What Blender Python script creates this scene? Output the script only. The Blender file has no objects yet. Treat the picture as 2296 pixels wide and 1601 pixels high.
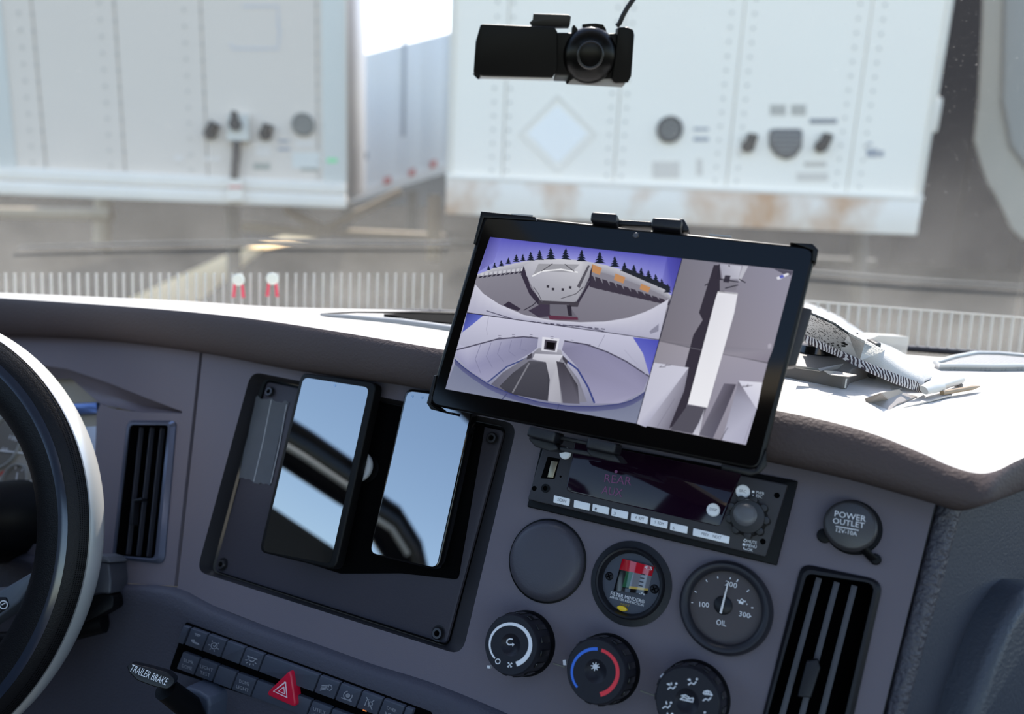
import bpy, bmesh, math, random
from mathutils import Vector as V, Matrix as M
random.seed(4)
SC = bpy.context.scene
COL = SC.collection
# ------------------------------------------------------------ camera, sky, sun, exposure
FPX, CX, CY = 1650.0, 1148.0, 800.5
EYE = V((0, 0, 1.3))
PITCH, ROLL = math.radians(12.5), math.radians(2.6)
FWD = V((0, math.cos(PITCH), -math.sin(PITCH)))
UP0 = V((0, math.sin(PITCH), math.cos(PITCH)))
XA = V((1, 0, 0))
RGT = XA * math.cos(ROLL) + UP0 * math.sin(ROLL)
DWN = -UP0 * math.cos(ROLL) + XA * math.sin(ROLL)
cd = bpy.data.cameras.new('camera')
cam = bpy.data.objects.new('camera', cd)
COL.objects.link(cam)
cd.sensor_width = 36.0
cd.lens = 36.0 * FPX / 2296.0
cd.clip_start = 0.01
cd.clip_end = 500
m = M.Identity(4)
for i in range(3):
    m[i][0], m[i][1], m[i][2], m[i][3] = RGT[i], -DWN[i], -FWD[i], EYE[i]
cam.matrix_world = m
cd.dof.use_dof = True
cd.dof.focus_distance = 0.58
cd.dof.aperture_fstop = 3.8
SC.camera = cam

SUN_EL, SUN_AZ = math.radians(48), math.radians(9)     # azimuth from straight ahead towards the right
world = bpy.data.worlds.new('world')
SC.world = world
world.use_nodes = True
wn = world.node_tree
bg = wn.nodes['Background']
sky = wn.nodes.new('ShaderNodeTexSky')
sky.sky_type = 'NISHITA'
sky.sun_disc = False
sky.sun_elevation = SUN_EL
sky.sun_rotation = SUN_AZ
sky.air_density = 1.2
sky.ozone_density = 1.6
sky.dust_density = 1.0
wn.links.new(sky.outputs[0], bg.inputs[0])
bg.inputs[1].default_value = 0.37
sd = bpy.data.lights.new('sun', 'SUN')
sd.energy = 8.0
sd.angle = math.radians(0.6)
sd.color = (1.0, 0.94, 0.86)
sun = bpy.data.objects.new('sun', sd)
COL.objects.link(sun)
sdir = V((math.sin(SUN_AZ) * math.cos(SUN_EL), math.cos(SUN_AZ) * math.cos(SUN_EL), math.sin(SUN_EL)))
sun.rotation_euler = sdir.to_track_quat('Z', 'Y').to_euler()
sun.location = (1, 3, 6)
vs = SC.view_settings
SC.display_settings.display_device = 'sRGB'
vs.view_transform = 'Standard'
vs.look = 'None'
vs.exposure = 0.3
vs.gamma = 1.0
vs.use_curve_mapping = False
SC.cycles.max_bounces = 8
SC.cycles.transparent_max_bounces = 12
SC.cycles.use_denoising = True

# ------------------------------------------------------------ helpers
def ray(x, y):
    return FWD + RGT * ((x - CX) / FPX) + DWN * ((y - CY) / FPX)

def at(x, y, z):
    """world point seen at pixel x, y at depth z"""
    return EYE + ray(x, y) * z

class Fr:
    """a plane in the world: origin o, in-plane axes u, v and outward normal n"""
    def __init__(s, o, u, n):
        s.o = V(o); s.n = V(n).normalized()
        u = V(u); s.u = (u - s.n * u.dot(s.n)).normalized()
        s.v = s.n.cross(s.u)
    def px(s, p, h=0.0):
        d = ray(*p)
        q = EYE + d * ((s.o + s.n * h - EYE).dot(s.n) / d.dot(s.n)) - s.o
        return (q.dot(s.u), q.dot(s.v))
    def P(s, pts, h=0.0):
        return [s.px(p, h) for p in pts]
    def w(s, u, v, h=0.0):
        return s.o + s.u * u + s.v * v + s.n * h
    def sub(s, p, h=0.0):
        u, v = s.px(p, h)
        return Fr(s.w(u, v, h), s.u, s.n)
    def loc(s, q):
        d = V(q) - s.o
        return V((d.dot(s.u), d.dot(s.v), d.dot(s.n)))
    def mat(s):
        r = M.Identity(4)
        for i in range(3):
            r[i][0], r[i][1], r[i][2], r[i][3] = s.u[i], s.v[i], s.n[i], s.o[i]
        return r
    def scale(s, p, h=0.0):
        """metres per pixel at pixel p"""
        u, v = s.px(p, h)
        return (s.w(u, v, h) - EYE).dot(FWD) / FPX

def crop(k, ox, oy):
    def f(*pts):
        r = [(ox + k * x, oy + k * y) for x, y in pts]
        return r
    return f
C1 = crop(.29981, 0, 650); C2 = crop(.31291, 0, 1100); C3 = crop(.25261, 380, 1370)
C4 = crop(.43732, 430, 800); C5 = crop(.41812, 940, 450); C6 = crop(.28746, 1160, 970)
C7 = crop(.30488, 1070, 1150); C8 = crop(.34411, 1700, 1050); C9 = crop(.19599, 1030, 0)
C10 = crop(.40599, 1700, 450)
CL = crop(.34843, 0, 0); CR = crop(.41202, 1350, 150); CU = crop(.46167, 0, 400)

def round_poly(pts, r, seg=4):
    out = []
    n = len(pts)
    rr = r if isinstance(r, (list, tuple)) else [r] * n
    for i in range(n):
        p0, p1, p2 = V(pts[i - 1]), V(pts[i]), V(pts[(i + 1) % n])
        a, b = (p0 - p1), (p2 - p1)
        la, lb = a.length, b.length
        if rr[i] <= 0 or la < 1e-9 or lb < 1e-9:
            out.append(tuple(p1)); continue
        a.normalize(); b.normalize()
        ang = a.angle(b)
        d = min(rr[i] / max(math.tan(ang / 2), 1e-3), la * .48, lb * .48)
        q0, q2 = p1 + a * d, p1 + b * d
        for k in range(seg + 1):
            t = k / seg
            out.append(tuple(q0 * (1 - t) ** 2 + p1 * 2 * t * (1 - t) + q2 * t * t))
    return out

def circ(c, r, n=40, a0=0.0, a1=2 * math.pi, ry=None):
    full = abs(a1 - a0 - 2 * math.pi) < 1e-6
    k = n if full else n + 1
    ry = r if ry is None else ry
    return [(c[0] + r * math.cos(a0 + (a1 - a0) * i / n), c[1] + ry * math.sin(a0 + (a1 - a0) * i / n)) for i in range(k)]

class MB:
    """collects shapes in a thing's own coordinates (u, v, h) and links them as ONE mesh"""
    def __init__(s):
        s.b = bmesh.new(); s.slot = 0; s.cols = None
    def _merge(s, t):
        for f in t.faces: f.material_index = s.slot
        me = bpy.data.meshes.new('tmp'); t.to_mesh(me); t.free()
        s.b.from_mesh(me); bpy.data.meshes.remove(me)
    def prism(s, poly, h0, h1, bev=0.0, seg=2, inset=None):
        """solid from outline poly (at h1) down to h0; inset = outline at h0 if different"""
        t = bmesh.new()
        top = [t.verts.new((p[0], p[1], h1)) for p in poly]
        bot = [t.verts.new((p[0], p[1], h0)) for p in (inset or poly)]
        n = len(poly)
        tf = t.faces.new(top)
        t.faces.new(bot[::-1])
        for i in range(n):
            j = (i + 1) % n
            t.faces.new((top[i], bot[i], bot[j], top[j]))
        bmesh.ops.recalc_face_normals(t, faces=t.faces)
        if bev > 0:
            bmesh.ops.bevel(t, geom=list(tf.edges), offset=bev, segments=seg, affect='EDGES', profile=.5, clamp_overlap=True)
        s._merge(t); return s
    def box(s, u0, u1, v0, v1, h0, h1, bev=0.0, seg=2):
        t = bmesh.new()
        bmesh.ops.create_cube(t, size=1)
        for q in t.verts:
            q.co = V((u0 + (u1 - u0) * (q.co.x + .5), v0 + (v1 - v0) * (q.co.y + .5), h0 + (h1 - h0) * (q.co.z + .5)))
        if bev > 0:
            bmesh.ops.bevel(t, geom=t.edges[:], offset=bev, segments=seg, affect='EDGES', profile=.5, clamp_overlap=True)
        s._merge(t); return s
    def lathe(s, prof, c=(0, 0), n=48, a0=0.0, a1=2 * math.pi):
        """prof = [(r, h), ...] turned about the normal through c"""
        t = bmesh.new(); full = abs(a1 - a0 - 2 * math.pi) < 1e-6
        k = n if full else n + 1; rings = []
        for r, h in prof:
            if r < 1e-7:
                rings.append([t.verts.new((c[0], c[1], h))])
            else:
                rings.append([t.verts.new((c[0] + r * math.cos(a0 + (a1 - a0) * i / n), c[1] + r * math.sin(a0 + (a1 - a0) * i / n), h)) for i in range(k)])
        for A, B in zip(rings, rings[1:]):
            for i in range(n):
                j = (i + 1) % k
                if len(A) == 1 and len(B) == 1: continue
                if len(A) == 1: t.faces.new((A[0], B[i], B[j]))
                elif len(B) == 1: t.faces.new((A[i], B[0], A[j]))
                else: t.faces.new((A[i], B[i], B[j], A[j]))
        bmesh.ops.recalc_face_normals(t, faces=t.faces)
        s._merge(t); return s
    def tube(s, pts, r, n=10, closed=False, flat=1.0):
        t = bmesh.new(); P = [V(p) for p in pts]; rings = []
        rr = r if isinstance(r, (list, tuple)) else [r] * len(P)
        side = None
        for i, p in enumerate(P):
            a = P[i - 1] if (i > 0 or closed) else p
            b = P[(i + 1) % len(P)] if (i < len(P) - 1 or closed) else p
            d = (b - a).normalized()
            if side is None:
                side = d.orthogonal().normalized()
            side = (side - d * side.dot(d)).normalized()
            up = d.cross(side)
            rings.append([t.verts.new(p + side * (rr[i] * math.cos(2 * math.pi * k / n)) + up * (rr[i] * flat * math.sin(2 * math.pi * k / n))) for k in range(n)])
        m_ = len(rings)
        for i in range(m_ if closed else m_ - 1):
            A, B = rings[i], rings[(i + 1) % m_]
            for k in range(n):
                t.faces.new((A[k], A[(k + 1) % n], B[(k + 1) % n], B[k]))
        if not closed:
            t.faces.new(rings[0][::-1]); t.faces.new(rings[-1])
        bmesh.ops.recalc_face_normals(t, faces=t.faces)
        s._merge(t); return s
    def ribbon(s, pts, w, h0, h1):
        """flat stroke along pts (u, v) of width w, standing h0..h1"""
        P = [V(p) for p in pts]; L, R = [], []
        ww = w if isinstance(w, (list, tuple)) else [w] * len(P)
        for i, p in enumerate(P):
            d = (P[min(i + 1, len(P) - 1)] - P[max(i - 1, 0)])
            d = d.normalized() if d.length > 1e-9 else V((1, 0))
            o = V((-d.y, d.x)) * ww[i] / 2
            L.append(tuple(p + o)); R.append(tuple(p - o))
        return s.prism(L + R[::-1], h0, h1)
    def grid(s, rows):
        """surface through rows of 3-D points"""
        t = bmesh.new()
        R = [[t.verts.new(p) for p in r] for r in rows]
        for A, B in zip(R, R[1:]):
            for i in range(len(A) - 1):
                t.faces.new((A[i], A[i + 1], B[i + 1], B[i]))
        s._merge(t); return s
    def slab(s, rows, th):
        """surface through rows with thickness vector th"""
        s.grid(rows); s.grid([[V(p) + V(th) for p in r] for r in rows])
        ring = list(rows[0]) + [r[-1] for r in rows[1:-1]] + list(rows[-1])[::-1] + [r[0] for r in rows[1:-1]][::-1]
        s.grid([ring + [ring[0]], [V(p) + V(th) for p in ring + [ring[0]]]])
        bmesh.ops.remove_doubles(s.b, verts=s.b.verts, dist=1e-6)
        bmesh.ops.recalc_face_normals(s.b, faces=s.b.faces)
        return s
    def flat(s, poly, h, cols=None):
        f = s.b.faces.new([s.b.verts.new((p[0], p[1], h)) for p in poly])
        f.material_index = s.slot
        if cols:
            lay = s.b.loops.layers.float_color.get('Col') or s.b.loops.layers.float_color.new('Col')
            for i, l in enumerate(f.loops):
                l[lay] = cols[i % len(cols)]
        return s
    def sheet(s, outer, holes, h, back=None):
        """flat sheet with holes"""
        t = bmesh.new()
        for lp in [outer] + holes:
            vv = [t.verts.new((p[0], p[1], h)) for p in lp]
            for i in range(len(vv)): t.edges.new((vv[i], vv[(i + 1) % len(vv)]))
        bmesh.ops.triangle_fill(t, use_beauty=True, use_dissolve=False, edges=t.edges[:])
        for f in t.faces:
            if f.normal.z < 0: f.normal_flip()
        s._merge(t); return s
    def wall(s, a, ha, b, hb):
        """strip of faces between loop a at ha and loop b at hb"""
        return s.grid([[(p[0], p[1], ha) for p in a + [a[0]]], [(p[0], p[1], hb) for p in b + [b[0]]]])
    def build(s, name, mats, parent=None, ang=38, fr=None):
        me = bpy.data.meshes.new(name)
        s.b.to_mesh(me); s.b.free()
        for mm in (mats if isinstance(mats, (list, tuple)) else [mats]): me.materials.append(mm)
        me.polygons.foreach_set('use_smooth', [True] * len(me.polygons))
        me.set_sharp_from_angle(angle=math.radians(ang))
        o = bpy.data.objects.new(name, me); COL.objects.link(o)
        if parent is not None: o.parent = parent
        elif fr is not None: o.matrix_world = fr.mat()
        return o

def tag(o, label=None, cat=None, group=None, kind=None):
    if label: o['label'] = label
    if cat: o['category'] = cat
    if group: o['group'] = group
    if kind: o['kind'] = kind
    return o

def thing(name, fr, label, cat, group=None):
    o = bpy.data.objects.new(name, None); COL.objects.link(o)
    o.empty_display_size = .01
    o.matrix_world = fr.mat()
    return tag(o, label, cat, group)

def lin(c):
    return tuple(((x / 255) / 12.92 if x <= 10 else (((x / 255) + .055) / 1.055) ** 2.4) for x in c) + (1.0,)

MATS = {}
def mat(name, c, rough=.5, metal=0.0, bump=None, var=None, spec=.5, coat=0.0, ior=None, emit=None, alpha=None):
    """procedural material: colour c (sRGB 0-255), bump=(scale, strength), var=(scale, amount) colour mottling"""
    if name in MATS: return MATS[name]
    mm = bpy.data.materials.new(name); mm.use_nodes = True
    nt = mm.node_tree; b = nt.nodes['Principled BSDF']
    col = lin(c)
    b.inputs['Base Color'].default_value = col
    b.inputs['Roughness'].default_value = rough
    b.inputs['Metallic'].default_value = metal
    b.inputs['Specular IOR Level'].default_value = spec
    if ior: b.inputs['IOR'].default_value = ior
    if coat:
        b.inputs['Coat Weight'].default_value = coat; b.inputs['Coat Roughness'].default_value = .04
    tc = nt.nodes.new('ShaderNodeTexCoord')
    if var:
        nz = nt.nodes.new('ShaderNodeTexNoise'); nz.inputs['Scale'].default_value = var[0]; nz.inputs['Detail'].default_value = 5
        nt.links.new(tc.outputs['Object'], nz.inputs['Vector'])
        mx = nt.nodes.new('ShaderNodeMix'); mx.data_type = 'RGBA'
        mx.inputs[6].default_value = tuple(x * (1 - var[1]) for x in col[:3]) + (1,)
        mx.inputs[7].default_value = tuple(min(1, x * (1 + var[1])) for x in col[:3]) + (1,)
        nt.links.new(nz.outputs[0], mx.inputs[0]); nt.links.new(mx.outputs[2], b.inputs['Base Color'])
    if bump:
        nz2 = nt.nodes.new('ShaderNodeTexNoise'); nz2.inputs['Scale'].default_value = bump[0]; nz2.inputs['Detail'].default_value = 2
        nt.links.new(tc.outputs['Object'], nz2.inputs['Vector'])
        bp = nt.nodes.new('ShaderNodeBump'); bp.inputs['Strength'].default_value = bump[1]; bp.inputs['Distance'].default_value = .0006
        nt.links.new(nz2.outputs[0], bp.inputs['Height']); nt.links.new(bp.outputs[0], b.inputs['Normal'])
    if emit:
        b.inputs['Emission Color'].default_value = lin(emit[0]); b.inputs['Emission Strength'].default_value = emit[1]
    if alpha is not None:
        b.inputs['Alpha'].default_value = alpha
    MATS[name] = mm
    return mm

_fc = {}
def lettering(txt, fr, p0, p1, hpx, h, mt, parent, name='lettering', th=.00025, slant=0.0):
    """raised text from pixel p0 to p1 (baseline ends), cap height hpx pixels, at height h on frame fr"""
    if txt not in _fc:
        cu = bpy.data.curves.new('t', 'FONT'); cu.body = txt; cu.resolution_u = 2
        o = bpy.data.objects.new('t', cu)
        me = bpy.data.meshes.new_from_object(o)
        bpy.data.objects.remove(o); bpy.data.curves.remove(cu)
        _fc[txt] = me
    src = _fc[txt]
    a, b = V(fr.px(p0, h)), V(fr.px(p1, h))
    xs = [q.co.x for q in src.vertices]
    x0, x1 = min(xs), max(xs)
    e = (b - a); L = e.length; e.normalize(); n = V((-e.y, e.x))
    cap = .70
    sy = hpx * fr.scale(p0, h) / cap
    me = src.copy(); me.name = name
    for q in me.vertices:
        x, y = q.co.x, q.co.y
        r = a + e * ((x - x0) / (x1 - x0) * L + y * sy * slant) + n * (y * sy)
        q.co = (r.x, r.y, h + th)
    me.materials.clear(); me.materials.append(mt)
    o = bpy.data.objects.new(name, me); COL.objects.link(o); o.parent = parent
    return o

def strokes(fr, lines, wpx, h, mt, parent, name='symbol', th=.0003):
    """printed symbol: polylines / filled polygons in pixels"""
    mb = MB(); sc_ = None
    for ln in lines:
        fill = ln and ln[0] == 'fill'
        pts = fr.P(ln[1:] if fill else ln, h)
        sc_ = fr.scale((ln[1] if fill else ln[0]), h)
        if fill: mb.prism(pts, h - .0002, h + th)
        else: mb.ribbon(pts, wpx * sc_, h - .0002, h + th)
    return mb.build(name, mt, parent)

def arc_px(c, r, a0, a1, n=24):
    """pixel arc, degrees, clockwise on screen from +x"""
    return [(c[0] + r * math.cos(math.radians(a0 + (a1 - a0) * i / n)), c[1] + r * math.sin(math.radians(a0 + (a1 - a0) * i / n))) for i in range(n + 1)]

# ------------------------------------------------------------ materials
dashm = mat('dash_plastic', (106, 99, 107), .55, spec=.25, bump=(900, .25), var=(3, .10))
lowm = mat('lower_dash_grain', (72, 71, 81), .55, spec=.25, bump=(420, .8), var=(5, .1))
padm = mat('pad_skin', (80, 70, 69), .6, spec=.15, bump=(420, .7), var=(6, .08))
topm = mat('dash_top_glare', (190, 187, 183), .42, bump=(420, .5))  # sun glare on the dash top painted into this pale base colour
blackm = mat('black_plastic', (12, 12, 14), .45, spec=.15)
satin = mat('satin_black', (26, 26, 31), .38, spec=.25, bump=(900, .15))
gloss = mat('gloss_black', (8, 8, 9), .10, spec=.6)
voidm = mat('void_black', (3, 3, 4), .9, spec=.05)
rub = mat('rubber', (26, 26, 28), .6)
white = mat('white_print', (235, 235, 238), .6)
greyp = mat('grey_print', (150, 150, 156), .6)
whitek = mat('white_key', (244, 244, 246), .45)
steel = mat('steel', (190, 190, 195), .25, metal=1.0)
dsteel = mat('dark_steel', (70, 68, 70), .35, metal=.8)
plate = mat('mount_plate', (62, 59, 67), .5, spec=.25, bump=(700, .2), var=(8, .12))
glassy = mat('phone_glass', (4, 4, 6), .02, ior=3.6)
keyface = mat('switch_face', (66, 70, 82), .45, bump=(900, .1))
redm = mat('hazard_red', (205, 20, 55), .35)

# ------------------------------------------------------------ main planes
ND = -(RGT * .44 + DWN * .34 + FWD).normalized()
_d0 = Fr(EYE + FWD * .63, XA, ND)
_a, _b = _d0.px((1182, 1119)), _d0.px((1716, 1249))
D = Fr(EYE + FWD * .63, _d0.w(*_b) - _d0.w(*_a), ND)          # the dash face
# ------------------------------------------------------------ ground and windscreen
gm = mat('asphalt', (40, 39, 36), 1.0, spec=0.0, bump=(30, .6), var=(1.2, .35))
mb = MB(); mb.box(-60, 60, -8, 120, -.2, 0)
tag(mb.build('ground', gm), kind='structure')

wsP0, wsP1 = V((0, 1.16, 1.04)), V((0, .66, 1.80))
WS = Fr((wsP0 + wsP1) / 2, XA, XA.cross((wsP1 - wsP0).normalized()))
if WS.n.y > 0: WS = Fr(WS.o, -XA, -WS.n)
gl = bpy.data.materials.new('dusty_glass'); gl.use_nodes = True
nt = gl.node_tree; nt.nodes.clear()
out = nt.nodes.new('ShaderNodeOutputMaterial')
mixa = nt.nodes.new('ShaderNodeMixShader'); mixb = nt.nodes.new('ShaderNodeMixShader')
tr = nt.nodes.new('ShaderNodeBsdfTransparent'); df = nt.nodes.new('ShaderNodeBsdfDiffuse'); tl = nt.nodes.new('ShaderNodeBsdfTranslucent')
df.inputs[0].default_value = tl.inputs[0].default_value = (.80, .78, .74, 1)
tc = nt.nodes.new('ShaderNodeTexCoord')
sx = nt.nodes.new('ShaderNodeSeparateXYZ'); nt.links.new(tc.outputs['Generated'], sx.inputs[0])
def noise(scale, det=4, rough=.6):
    n_ = nt.nodes.new('ShaderNodeTexNoise'); n_.inputs['Scale'].default_value = scale; n_.inputs['Detail'].default_value = det
    n_.inputs['Roughness'].default_value = rough
    nt.links.new(tc.outputs['Object'], n_.inputs['Vector']); return n_.outputs[0]
def math_(op, a, b, clamp=False):
    n_ = nt.nodes.new('ShaderNodeMath'); n_.operation = op; n_.use_clamp = clamp
    for i, q in enumerate((a, b)):
        if isinstance(q, (int, float)): n_.inputs[i].default_value = q
        else: nt.links.new(q, n_.inputs[i])
    return n_.outputs[0]
DUST_BASE, DUST_LOW = .008, .06
ramp = nt.nodes.new('ShaderNodeMapRange'); ramp.inputs[1].default_value = .55; ramp.inputs[2].default_value = .12
ramp.inputs[3].default_value = 0; ramp.inputs[4].default_value = 1
nt.links.new(sx.outputs['Y'], ramp.inputs[0])
low = math_('POWER', ramp.outputs[0], 1.6)
blot = math_('MULTIPLY', low, math_('MULTIPLY', noise(5, 5), DUST_LOW * 2))
spk = nt.nodes.new('ShaderNodeMapRange'); spk.inputs[1].default_value = .70; spk.inputs[2].default_value = .80
spk.inputs[3].default_value = 0; spk.inputs[4].default_value = .25
nt.links.new(noise(420, 2, .5), spk.inputs[0])
fac = math_('ADD', math_('ADD', blot, DUST_BASE), spk.outputs[0], True)
nt.links.new(df.outputs[0], mixb.inputs[1]); nt.links.new(tl.outputs[0], mixb.inputs[2]); mixb.inputs[0].default_value = .75
nt.links.new(fac, mixa.inputs[0]); nt.links.new(tr.outputs[0], mixa.inputs[1]); nt.links.new(mixb.outputs[0], mixa.inputs[2])
nt.links.new(mixa.outputs[0], out.inputs[0])
hh = (wsP1 - wsP0).length / 2
mb = MB(); mb.box(-1.25, 1.25, -hh, hh, -.002, .002)
tag(mb.build('window_1', gl, fr=WS), kind='structure')

# the cab around the driver, behind the camera's view
cloth_c = mat('headliner', (222, 208, 184), .9); cabm = mat('cab_trim', (74, 74, 78), .7)
def cabbox(nm, m_, *bx):
    mb = MB()
    for b in bx: mb.box(*b)
    tag(mb.build(nm, m_), kind='structure')
cabbox('ceiling', cloth_c, (-1.2, 1.2, .12, .62, 1.84, 1.92), (-1.2, -.6, -1.3, .12, 1.84, 1.92), (.6, 1.2, -1.3, .12, 1.84, 1.92), (-.6, .6, -1.3, -.8, 1.84, 1.92))  # hatch opening added to let more sky light onto the dash
cabbox('floor', mat('cab_mat', (30, 30, 32), .9), (-1.2, 1.2, -1.3, 1.2, .25, .32))
cabbox('wall_back', cabm, (-1.2, 1.2, -1.38, -1.3, .3, 1.0), (-1.2, 1.2, -1.38, -1.3, 1.75, 1.9), (-1.2, -1.0, -1.38, -1.3, 1.0, 1.75), (1.0, 1.2, -1.38, -1.3, 1.0, 1.75))  # wide rear opening added to light the dash face
for sg, nm in ((-1, 'wall_left'), (1, 'wall_right')):
    x0, x1 = sorted((sg * 1.2, sg * 1.27))
    cabbox(nm, cabm, (x0, x1, -1.3, 1.2, .3, 1.0), (x0, x1, -1.3, .62, 1.84, 1.92), (x0, x1, -1.3, -1.0, 1.0, 1.84))

cabbox('unseen_sill', mat('unseen_sill_black', (16, 16, 18), .5), (-1.2, -1.16, -1.0, 1.1, 1.0, 1.25))  # unseen sill, raised so the phone screens mirror black low down
GH = Fr(V((-1.06, .1, 1.36)), V((0, 1, 0)), V((1, 0, 0)))  # added bar, its mirror image replaces the wheel reflection in the phones
gh = thing('wheel_reflection_bar', GH, 'curved glossy black grab handle across the driver door window, mirrored in both phones', 'handle')  # added bar standing in for the mirrored steering wheel, not a grab handle
mb = MB(); mb.tube([(y, z, 0) for y, z in ((.62, -.10), (.5, -.05), (.36, -.018), (.2, -.005), (.05, .0), (-.06, .008), (-.14, -.02), (-.20, -.07), (-.25, -.15))], .050, 18); mb.build('bar', mat('reflection_bar_gloss', (10, 12, 14), .25, spec=.7), gh, ang=70)
mb = MB(); mb.tube([(y, z, .040) for y, z in ((.5, -.068), (.36, -.036), (.2, -.023), (.05, -.018), (-.06, -.010), (-.13, -.034))], .009, 10); mb.build('reflected_edge', mat('reflected_edge_white', (235, 235, 232), .3), gh)

# ------------------------------------------------------------ dashboard
dash = thing('dashboard', D, 'dark grey truck dashboard wrapping round the driver under the windscreen', 'dashboard')
dl = lambda q: tuple(D.loc(q))
CREASE = [(-260, 1215), (0, 1237), (75, 1243), (170, 1275), (257, 1306), (391, 1316), (479, 1358), (607, 1408), (708, 1443), (835, 1489), (958, 1527), (1080, 1575), (1200, 1628), (1350, 1690)]
pock = round_poly(D.P([(563, 833), (1160, 950), (1036, 1470), (441, 1281)]), .012, 5)
FL = -.016
pin = round_poly(D.P([(590, 848), (1137, 958), (1006, 1452), (474, 1281)], FL), .008, 5)
rv_in = round_poly(D.P(C8((315, 680), (765, 748), (500, 1900), (-10, 1830))), .006, 4)
outer = D.P([(457, 770), (700, 810), (1000, 850), (1400, 925), (1760, 1005), (2105, 1095), (1979, 1601), (1945, 1735), (1350, 1690)] + CREASE[5:-1][::-1] + [(398, 1318)])
mb = MB(); mb.sheet(outer, [pock, rv_in], 0)
mb.wall(outer, 0, outer, -.008)
mb.wall(rv_in, 0, rv_in, -.004)
mb.build('dash_panel', dashm, dash)
mb = MB(); mb.wall(pock, 0, pin, FL); mb.build('pocket_wall', mat('pocket_wall_dark', (44, 42, 46), .6), dash)
mb = MB(); mb.prism(pin, FL - .01, FL - .004); mb.build('pocket_floor', blackm, dash)

lv_in = round_poly(D.P([(295, 952), (386, 953), (355, 1254), (262, 1247)]), .004, 4)
SCOOP_T = [(60, 813), (81, 817), (150, 827), (240, 857), (330, 893), (408, 922)]
SCOOP_B = [(408, 927), (320, 925), (255, 917), (225, 905)]
open_px = [(-90, 818)] + SCOOP_T + SCOOP_B + [(217, 925), (214, 1000), (210, 1060), (205, 1160), (196, 1215), (180, 1228), (-90, 1205)]
opn = D.P(open_px)
outer = D.P([(-260, 725), (0, 735), (212, 742), (450, 768), (390, 1314)] + CREASE[:5][::-1])
mb = MB(); mb.sheet(outer, [lv_in, opn], 0)
mb.wall(outer, 0, outer, -.008); mb.wall(lv_in, 0, lv_in, -.004); mb.wall(opn, 0, opn, -.004)
mb.build('cluster_panel', dashm, dash)
# scooped hood over the instruments
top = [D.w(*D.px(p)) for p in SCOOP_T]
mid = [D.w(*D.px(p, -.02), -.02) for p in [(60, 850), (95, 852), (150, 850), (200, 866), (300, 902), (408, 924)]]
bot = [D.w(*D.px(p, -.022), -.022) for p in [(60, 870), (100, 868), (150, 860), (188, 876), (214, 905), (230, 915)]]
bot2 = [D.w(*D.px(p, q), q) for p, q in [((60, 850), -.02), ((95, 850), -.02), ((160, 850), -.02), ((225, 906), -.002), ((320, 926), -.001), ((408, 926), 0)]]
mb = MB()
mid = [D.w(*D.px(p, -.014), -.014) for p in [(60, 838), (90, 838), (152, 843), (232, 881), (322, 911), (408, 924)]]
mb.grid([[dl(q) for q in top], [dl(q) for q in mid], [dl(q) for q in bot2]])
mb.build('instrument_hood', dashm, dash, ang=80)

for _m in (padm, lowm): next(n_ for n_ in _m.node_tree.nodes if n_.type == 'BUMP').inputs['Distance'].default_value = .0008
# padded top roll and the dash top
BT = [(-260, 738), (-80, 745), (0, 751), (212, 758), (452, 787), (660, 825), (972, 868), (1350, 945), (1726, 1022), (1896, 1057), (2020, 1088), (2106, 1110), (2161, 1124)]
TT = [(-260, 655), (-80, 662), (0, 668), (212, 682), (435, 700), (640, 725), (960, 778), (1350, 850), (1745, 921), (1930, 964), (2060, 1013), (2125, 1042), (2185, 1060)]
FT = [((-260, 655), 1.10), ((-80, 658), 1.02), ((0, 661), .985), ((212, 668), .965), ((415, 676), .95), ((640, 690), .94), ((960, 699), .92), ((1350, 735), .88), ((1745, 765), .83), ((1930, 785), .79), ((2060, 798), .77), ((2200, 806), .76), ((2300, 810), .76)]
HB = .032
B3 = [D.w(*D.px(p, 0), 0) for p in BT]; T3 = [D.w(*D.px(p, HB), HB) for p in TT]
F3 = [at(p[0], p[1], z) for p, z in FT]
zt = (T3[-1] - EYE).dot(FWD)
for p, z in [((2226, 1106), zt + .012), ((2296, 1084), zt + .035), ((2430, 1040), zt + .085), ((2700, 960), zt + .20)]: B3.append(at(p[0], p[1], z))
for p, z in [((2232, 1056), zt + .004), ((2296, 1026), zt + .024), ((2430, 975), zt + .07), ((2700, 900), zt + .18)]: T3.append(at(p[0], p[1], z))
for p, z in [((2330, 812), .76), ((2400, 814), .77), ((2520, 815), .79), ((2700, 812), .84)]: F3.append(at(p[0], p[1], z))
def dense(P, k=4):
    r = []
    for i in range(len(P) - 1):
        p0, p1, p2, p3 = P[max(i - 1, 0)], P[i], P[i + 1], P[min(i + 2, len(P) - 1)]
        for j in range(k):
            t = j / k
            r.append(.5 * ((2 * p1) + (p2 - p0) * t + (2 * p0 - 5 * p1 + 4 * p2 - p3) * t * t + (3 * p1 - p0 - 3 * p2 + p3) * t ** 3))
    return r + [P[-1]]
Bd, Td, Fd = dense(B3), dense(T3), dense(F3)
rows = []
for k in range(11):
    t = k / 10
    r = []
    for b, q, f in zip(Bd, Td, Fd):
        out_ = (-(f - q)); out_.z = 0; out_.normalize()
        c1 = b + (q - b) * .10 + out_ * .052 + V((0, 0, -.006))
        c2 = b + (q - b) * .95 + out_ * .010
        e = q + (f - q) * .10
        c3 = q + out_ * .004
        # cubic from under-cut to the crest, ending a little way onto the top
        r.append(dl(b * (1 - t) ** 3 + c1 * 3 * t * (1 - t) ** 2 + c2 * 3 * t * t * (1 - t) + q * t ** 3))
    rows.append(r)
mb = MB(); mb.grid(rows)
mb.build('padded_roll', padm, dash, ang=70)
rows = []
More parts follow.
